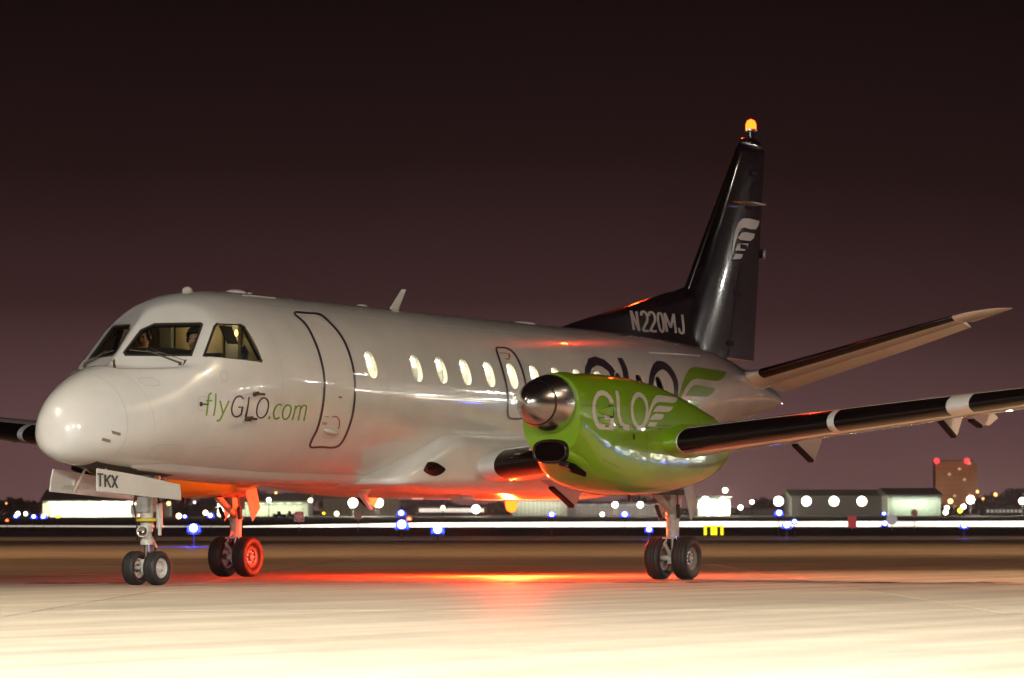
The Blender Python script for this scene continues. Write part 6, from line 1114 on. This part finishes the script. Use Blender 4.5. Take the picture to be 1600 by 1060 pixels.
# ---- perimeter fence at the far left
d = 950; F = thing('perimeter_fence', at(0, 807, d), 'dark perimeter fence with outward leaning tops on the far left', 'fence')
FD = mat('fence_dark', (0.02, 0.02, 0.018), 0.7)
for px in (-38, -20, -2, 17, 37, 57, 77):
    p = at(px, 808, d); q = at(px, 786, d); q = Vector((p.x, p.y, q.z)); m = M(); m.tube([p-upv*0.8, q, q+Rv*-0.7+upv*0.7], 0.09, 8); build('post', m, FD, F)
for py in (786.3, 790, 794, 798, 802, 806):
    m = M(); m.tube([at(-40, py, d), at(78, py, d)], 0.045 if py > 787 else 0.07, 6); build('rail', m, FD, F)
# ---- vehicles parked far off
def tug(px, py, d, label, flip=1):
    p = at(px, py, d); p.z = zg(d); t = thing('baggage_tug', p, label, 'vehicle'); u = Rv*flip; DK = mat('tug_paint', (0.03, 0.03, 0.03), 0.5)
    m = M(); m.prism([p-u*1.9+upv*0.35-FWD*0.7, p+u*1.9+upv*0.35-FWD*0.7, p+u*1.9+upv*0.95-FWD*0.7, p+u*0.5+upv*1.05-FWD*0.7, p-u*1.9+upv*1.1-FWD*0.7], FWD*1.4); build('body', m, DK, t, bevel=0.04)
    m = M(); m.prism([p-u*0.6+upv*1.05-FWD*0.6, p+u*0.5+upv*1.05-FWD*0.6, p+u*0.2+upv*1.8-FWD*0.6, p-u*0.6+upv*1.8-FWD*0.6], FWD*1.2); build('cab', m, DK, t, bevel=0.04)
    for a_ in (-1.2, 1.2):
        for b_ in (-0.65, 0.65): m = M(); c = p+u*a_+FWD*b_+upv*0.35; m.lathe(c-FWD*0.12, FWD, [(0, 0), (0, 0.35), (0.24, 0.35), (0.24, 0)], 18); build('wheel', m, TYRE, t)
tug(437, 804, 1000, 'dark tug parked before the pale green hangar'); tug(452, 803, 1020, 'dark tug behind the first, nearer the no entry sign', -1)
# ---- trees along the skyline
LEAF = mat('night_leaves', (0.07, 0.065, 0.035), 0.9, noise=(0.3, 0.4)); BARK = mat('bark', (0.04, 0.03, 0.025), 0.9)
def tree(px, pyt, d, wpx, label):
    rn = random.Random(int(px*7)); z0 = zg(d); q = at(px, pyt, d); b = Vector((q.x, q.y, z0)); H = q.z-z0; W = wpx/2/FPX*d; t = thing('tree', b, label, 'tree', 'trees along the far skyline')
    m = M(); m.tube([b, b+upv*H*0.5, b+upv*H*0.85+Rv*W*0.1], [H*0.035, H*0.022, H*0.008], 8)
    for k in range(6):
        a = rn.random()*6.28; zz = H*(0.35+0.4*rn.random()); o = b+upv*zz; m.tube([o, o+(Rv*math.cos(a)+FWD*math.sin(a))*W*0.6+upv*H*0.16], [H*0.014, H*0.004], 6)
    build('trunk', m, BARK, t)
    m = M()
    clumps = [(rn.uniform(-0.8, 0.8), rn.uniform(-0.8, 0.8), rn.uniform(0.35, 0.9), rn.uniform(0.22, 0.42)) for _ in range(16)]
    for cu, cd, cz, cr2 in clumps:
        sc = math.sqrt(max(0.1, 1-((cz-0.6)/0.45)**2)); c = b+Rv*W*cu*sc+FWD*W*cd*sc+upv*H*cz
        for _ in range(120):
            v = Vector((rn.gauss(0, 1), rn.gauss(0, 1), rn.gauss(0, 1))).normalized()*W*cr2*rn.random()**0.4; p = c+v; p.z = min(p.z, z0+H)
            e1 = Vector((rn.gauss(0, 1), rn.gauss(0, 1), rn.gauss(0, 1))).normalized()*W*0.07; e2 = Vector((rn.gauss(0, 1), rn.gauss(0, 1), rn.gauss(0, 1))).normalized()*W*0.07
            m.add([p-e1, p+e2, p+e1, p-e2], [(0, 1, 2, 3)])
    build('crown', m, LEAF, t, recalc=False)
for px, pyt, d, w, lab in ((20, 781, 1700, 44, 'leftmost dark tree behind the perimeter fence'), (60, 784, 1750, 36, 'second dark tree behind the perimeter fence'), (92, 759, 1500, 40, 'tall dark tree left of the open nose gear door'),
    (275, 776, 1800, 50, 'dark tree right behind the nose gear'), (315, 779, 1900, 40, 'dark tree above the brightest blue taxiway light'), (395, 765, 1700, 44, 'dark tree left behind the pale green hangar'), (450, 768, 1700, 50, 'dark tree right behind the pale green hangar'),
    (505, 768, 1750, 52, 'tall dark tree left of the belly aerial'), (640, 778, 1800, 60, 'dark tree right of the belly aerial'), (1190, 778, 1900, 40, 'dark tree left of the long hangar'), (1555, 778, 1900, 50, 'dark tree right of the tower block'), (1590, 764, 1800, 56, 'tall dark tree at the right edge')):
    tree(px, pyt, d, w, lab)
m = M(); rn = random.Random(11)
for k in range(15000):
    px = rn.uniform(-40, 1640); d = rn.uniform(2050, 2350); hh = 5+3*math.sin(px*0.021)+2.5*math.sin(px*0.057+1)+2*rn.random(); z0 = zg(d); b = at(px, 800, d)
    p = Vector((b.x, b.y, z0+hh*rn.random()**0.6)); e1 = Vector((rn.gauss(0, 1), rn.gauss(0, 1), rn.gauss(0, 1))).normalized()*1.3; e2 = Vector((rn.gauss(0, 1), rn.gauss(0, 1), rn.gauss(0, 1))).normalized()*1.3
    m.add([p-e1, p+e2, p+e1, p-e2], [(0, 1, 2, 3)])
o = kind(build('far_wood', m, LEAF, recalc=False), 'stuff'); o['label'] = 'dark strip of woodland along the horizon'
# ---------------------------------------------------------------- terminal behind the camera (it lights and mirrors in the aircraft)
b0 = gp(-38, -22, 0); T = thing('terminal_building', gp(0, -22, 0), 'terminal building with lit windows facing the apron', 'building')
TW = mat('terminal_wall', (0.30, 0.28, 0.26), 0.7, noise=(0.4, 0.2)); m = M(); m.obox(gp(0, -30, 3.6), Rv*38, FWD*8, upv*3.6); build('wall', m, TW, T)
m = M(); m.obox(gp(0, -29, 7.4), Rv*39, FWD*9.5, upv*0.25); build('roof', m, ROOFD, T)
wr = random.Random(2)
for i in range(24):
    u = -36+3.1*i
    for z, hh in ((1.6, 1.1), (5.0, 0.8)):
        m = M(); m.obox(gp(u, -21.96, z), Rv*1.15, FWD*0.06, upv*hh); lit = wr.random() < (0.75 if z < 3 else 0.5)
        wo_ = build('window', m, glow('terminal_window_warm', (1.0, 0.86, 0.58), 1.3) if lit and i % 3 else (glow('terminal_window_cool', (0.62, 0.95, 0.80), 1.1) if lit else mat('window_unlit', (0.02, 0.025, 0.03), 0.1)), T)
        m = M(); m.obox(gp(u, -21.90, z), Rv*0.04, FWD*0.04, upv*hh); build('mullion', m, DARK, wo_)
for i in range(10):
    q = gp(-34+7.6*i, -19.6, 6.9); m = M(); m.ball(q, 0.16); build('canopy_lamp', m, glow('terminal_lamp', (1.0, 0.93, 0.78), 45), T, smooth='all')
for n, (u, dd, hgt, au, adp, az, w, cone, bl, c, rad) in enumerate(FLOODS):
    p = gp(u, dd, hgt); aim = (gp(au, adp, az)-p).normalized(); t = thing('floodlight_mast', gp(u, dd, 0), ('tall apron floodlight mast left behind the photographer', 'apron floodlight mast right behind the photographer', 'apron floodlight mast close left behind the photographer', 'added fill floodlight mast left of the nose beyond the picture', 'added fill floodlight mast far right of the aircraft', 'added bounce floodlight mast beside the near wing tip', 'tall field floodlight mast left of the near taxiway', 'tall field floodlight mast right of the near taxiway', 'added fill floodlight mast left of the apron', 'tall field floodlight mast far left by the taxiway edge', 'tall field floodlight mast far right by the taxiway edge')[n], 'lamp mast')
    m = M(); m.tube([gp(u, dd, 0), p-aim*1.3-upv*0.2], [0.16, 0.09], 12); build('pole', m, POLE, t, smooth=True)
    m = M(); m.lathe(p-aim*0.9, aim, [(0, 0.2), (0.1, rad*0.9), (0.75, rad*1.0), (0.75, rad*0.92), (0.12, rad*0.8)], 24); build('lamp_housing', m, METAL, t, smooth=True)
    m = M(); m.lathe(p-aim*0.8, aim, [(0.0, 0.0), (0.0, rad*0.85)], 24); build('lamp_face', m, glow('flood_face', (1.0, 0.92, 0.76), 60), t)
# concourse off to the right, beyond the picture: its lamps mirror in the near flank of the aircraft
CB = thing('concourse_building', (165, -78, 0), 'long concourse with lit windows off to the right of the aircraft', 'building')
m = M(); m.box(65, 275, -92, -78, 0, 7.5); build('wall', m, TW, CB); m = M(); m.box(64, 276, -93, -76.5, 7.5, 8.0); build('roof', m, ROOFD, CB)
wr = random.Random(9)
for i in range(68):
    x = 67+3.05*i
    for z, hh in ((1.8, 1.1), (5.3, 0.8)):
        lit = wr.random(); m = M(); m.box(x, x+2.2, -77.95, -77.85, z-hh, z+hh)
        w_ = build('window', m, glow('concourse_warm', (1.0, 0.9, 0.66), 16) if lit < 0.28 else (glow('concourse_cool', (0.55, 0.95, 0.8), 13) if lit < 0.42 else mat('window_unlit', (0.02, 0.025, 0.03), 0.1)), CB)
        m = M(); m.box(x+1.06, x+1.14, -77.86, -77.78, z-hh, z+hh); build('mullion', m, DARK, w_)
for i in range(26):
    q = Vector((68+7.9*i, -76.2, 7.1)); m = M(); m.ball(q, 0.45); build('canopy_lamp', m, glow('concourse_lamp', (1.0, 0.95, 0.82), 160), CB, smooth='all')
for i in range(14):
    q = Vector((26+7*i, -34-0.6*i, 0)); t = thing('taxiway_light', q, 'blue taxiway light number %s from the left in the row along the concourse' % ('one two three four five six seven eight nine ten eleven twelve thirteen fourteen'.split()[i]), 'taxiway light', 'blue taxiway lights along the concourse')
    m = M(); m.lathe(q, (0, 0, 1), [(0, 0.1), (0.03, 0.1), (0.04, 0.04), (0.38, 0.04), (0.40, 0.1), (0.44, 0.1)], 12, True); build('stem', m, mat('lamp_yellow_paint', (0.4, 0.3, 0.03), 0.5), t, smooth=True)
    m = M(); m.ball(q+Vector((0, 0, 0.5)), 0.2); build('lens', m, glow('blue_row_glow', (0.05, 0.09, 1.0), 120), t, smooth='all')
for i, (x, y, hgt) in enumerate(((118, -74, 15), (146, -75, 19), (176, -74, 16), (205, -75, 22))):
    q = Vector((x, y, 0)); t = thing('floodlight_mast', q, 'tall floodlight mast %s along the concourse' % ('one', 'two', 'three', 'four')[i], 'lamp mast')
    m = M(); m.tube([q, q+Vector((0, 0, hgt))], [0.2, 0.1], 10); build('pole', m, POLE, t, smooth=True)
    for k in (-1, 0, 1): m = M(); m.ball(q+Vector((k*1.1, 0.5, hgt)), 0.42); build('lamp_globe', m, glow('mast_head_glow', (1.0, 0.95, 0.84), 170), t, smooth='all')
# ---------------------------------------------------------------- night air: thin even haze
hm = bpy.data.materials.new('night_haze'); hm.use_nodes = True; ht = hm.node_tree; ht.nodes.clear()
pv = ht.nodes.new('ShaderNodeVolumePrincipled'); pv.inputs['Color'].default_value = (0.96, 0.74, 0.78, 1); pv.inputs['Density'].default_value = 0.00009; pv.inputs['Anisotropy'].default_value = 0.6
ho = ht.nodes.new('ShaderNodeOutputMaterial'); ht.links.new(pv.outputs[0], ho.inputs['Volume'])
m = M(); m.obox(gp(0, 1580, 30.4), Rv*770, FWD*1740, Vector((0, 0, 31.6)))
kind(build('haze', m, hm), 'stuff')['label'] = 'thin night haze over the whole airfield'
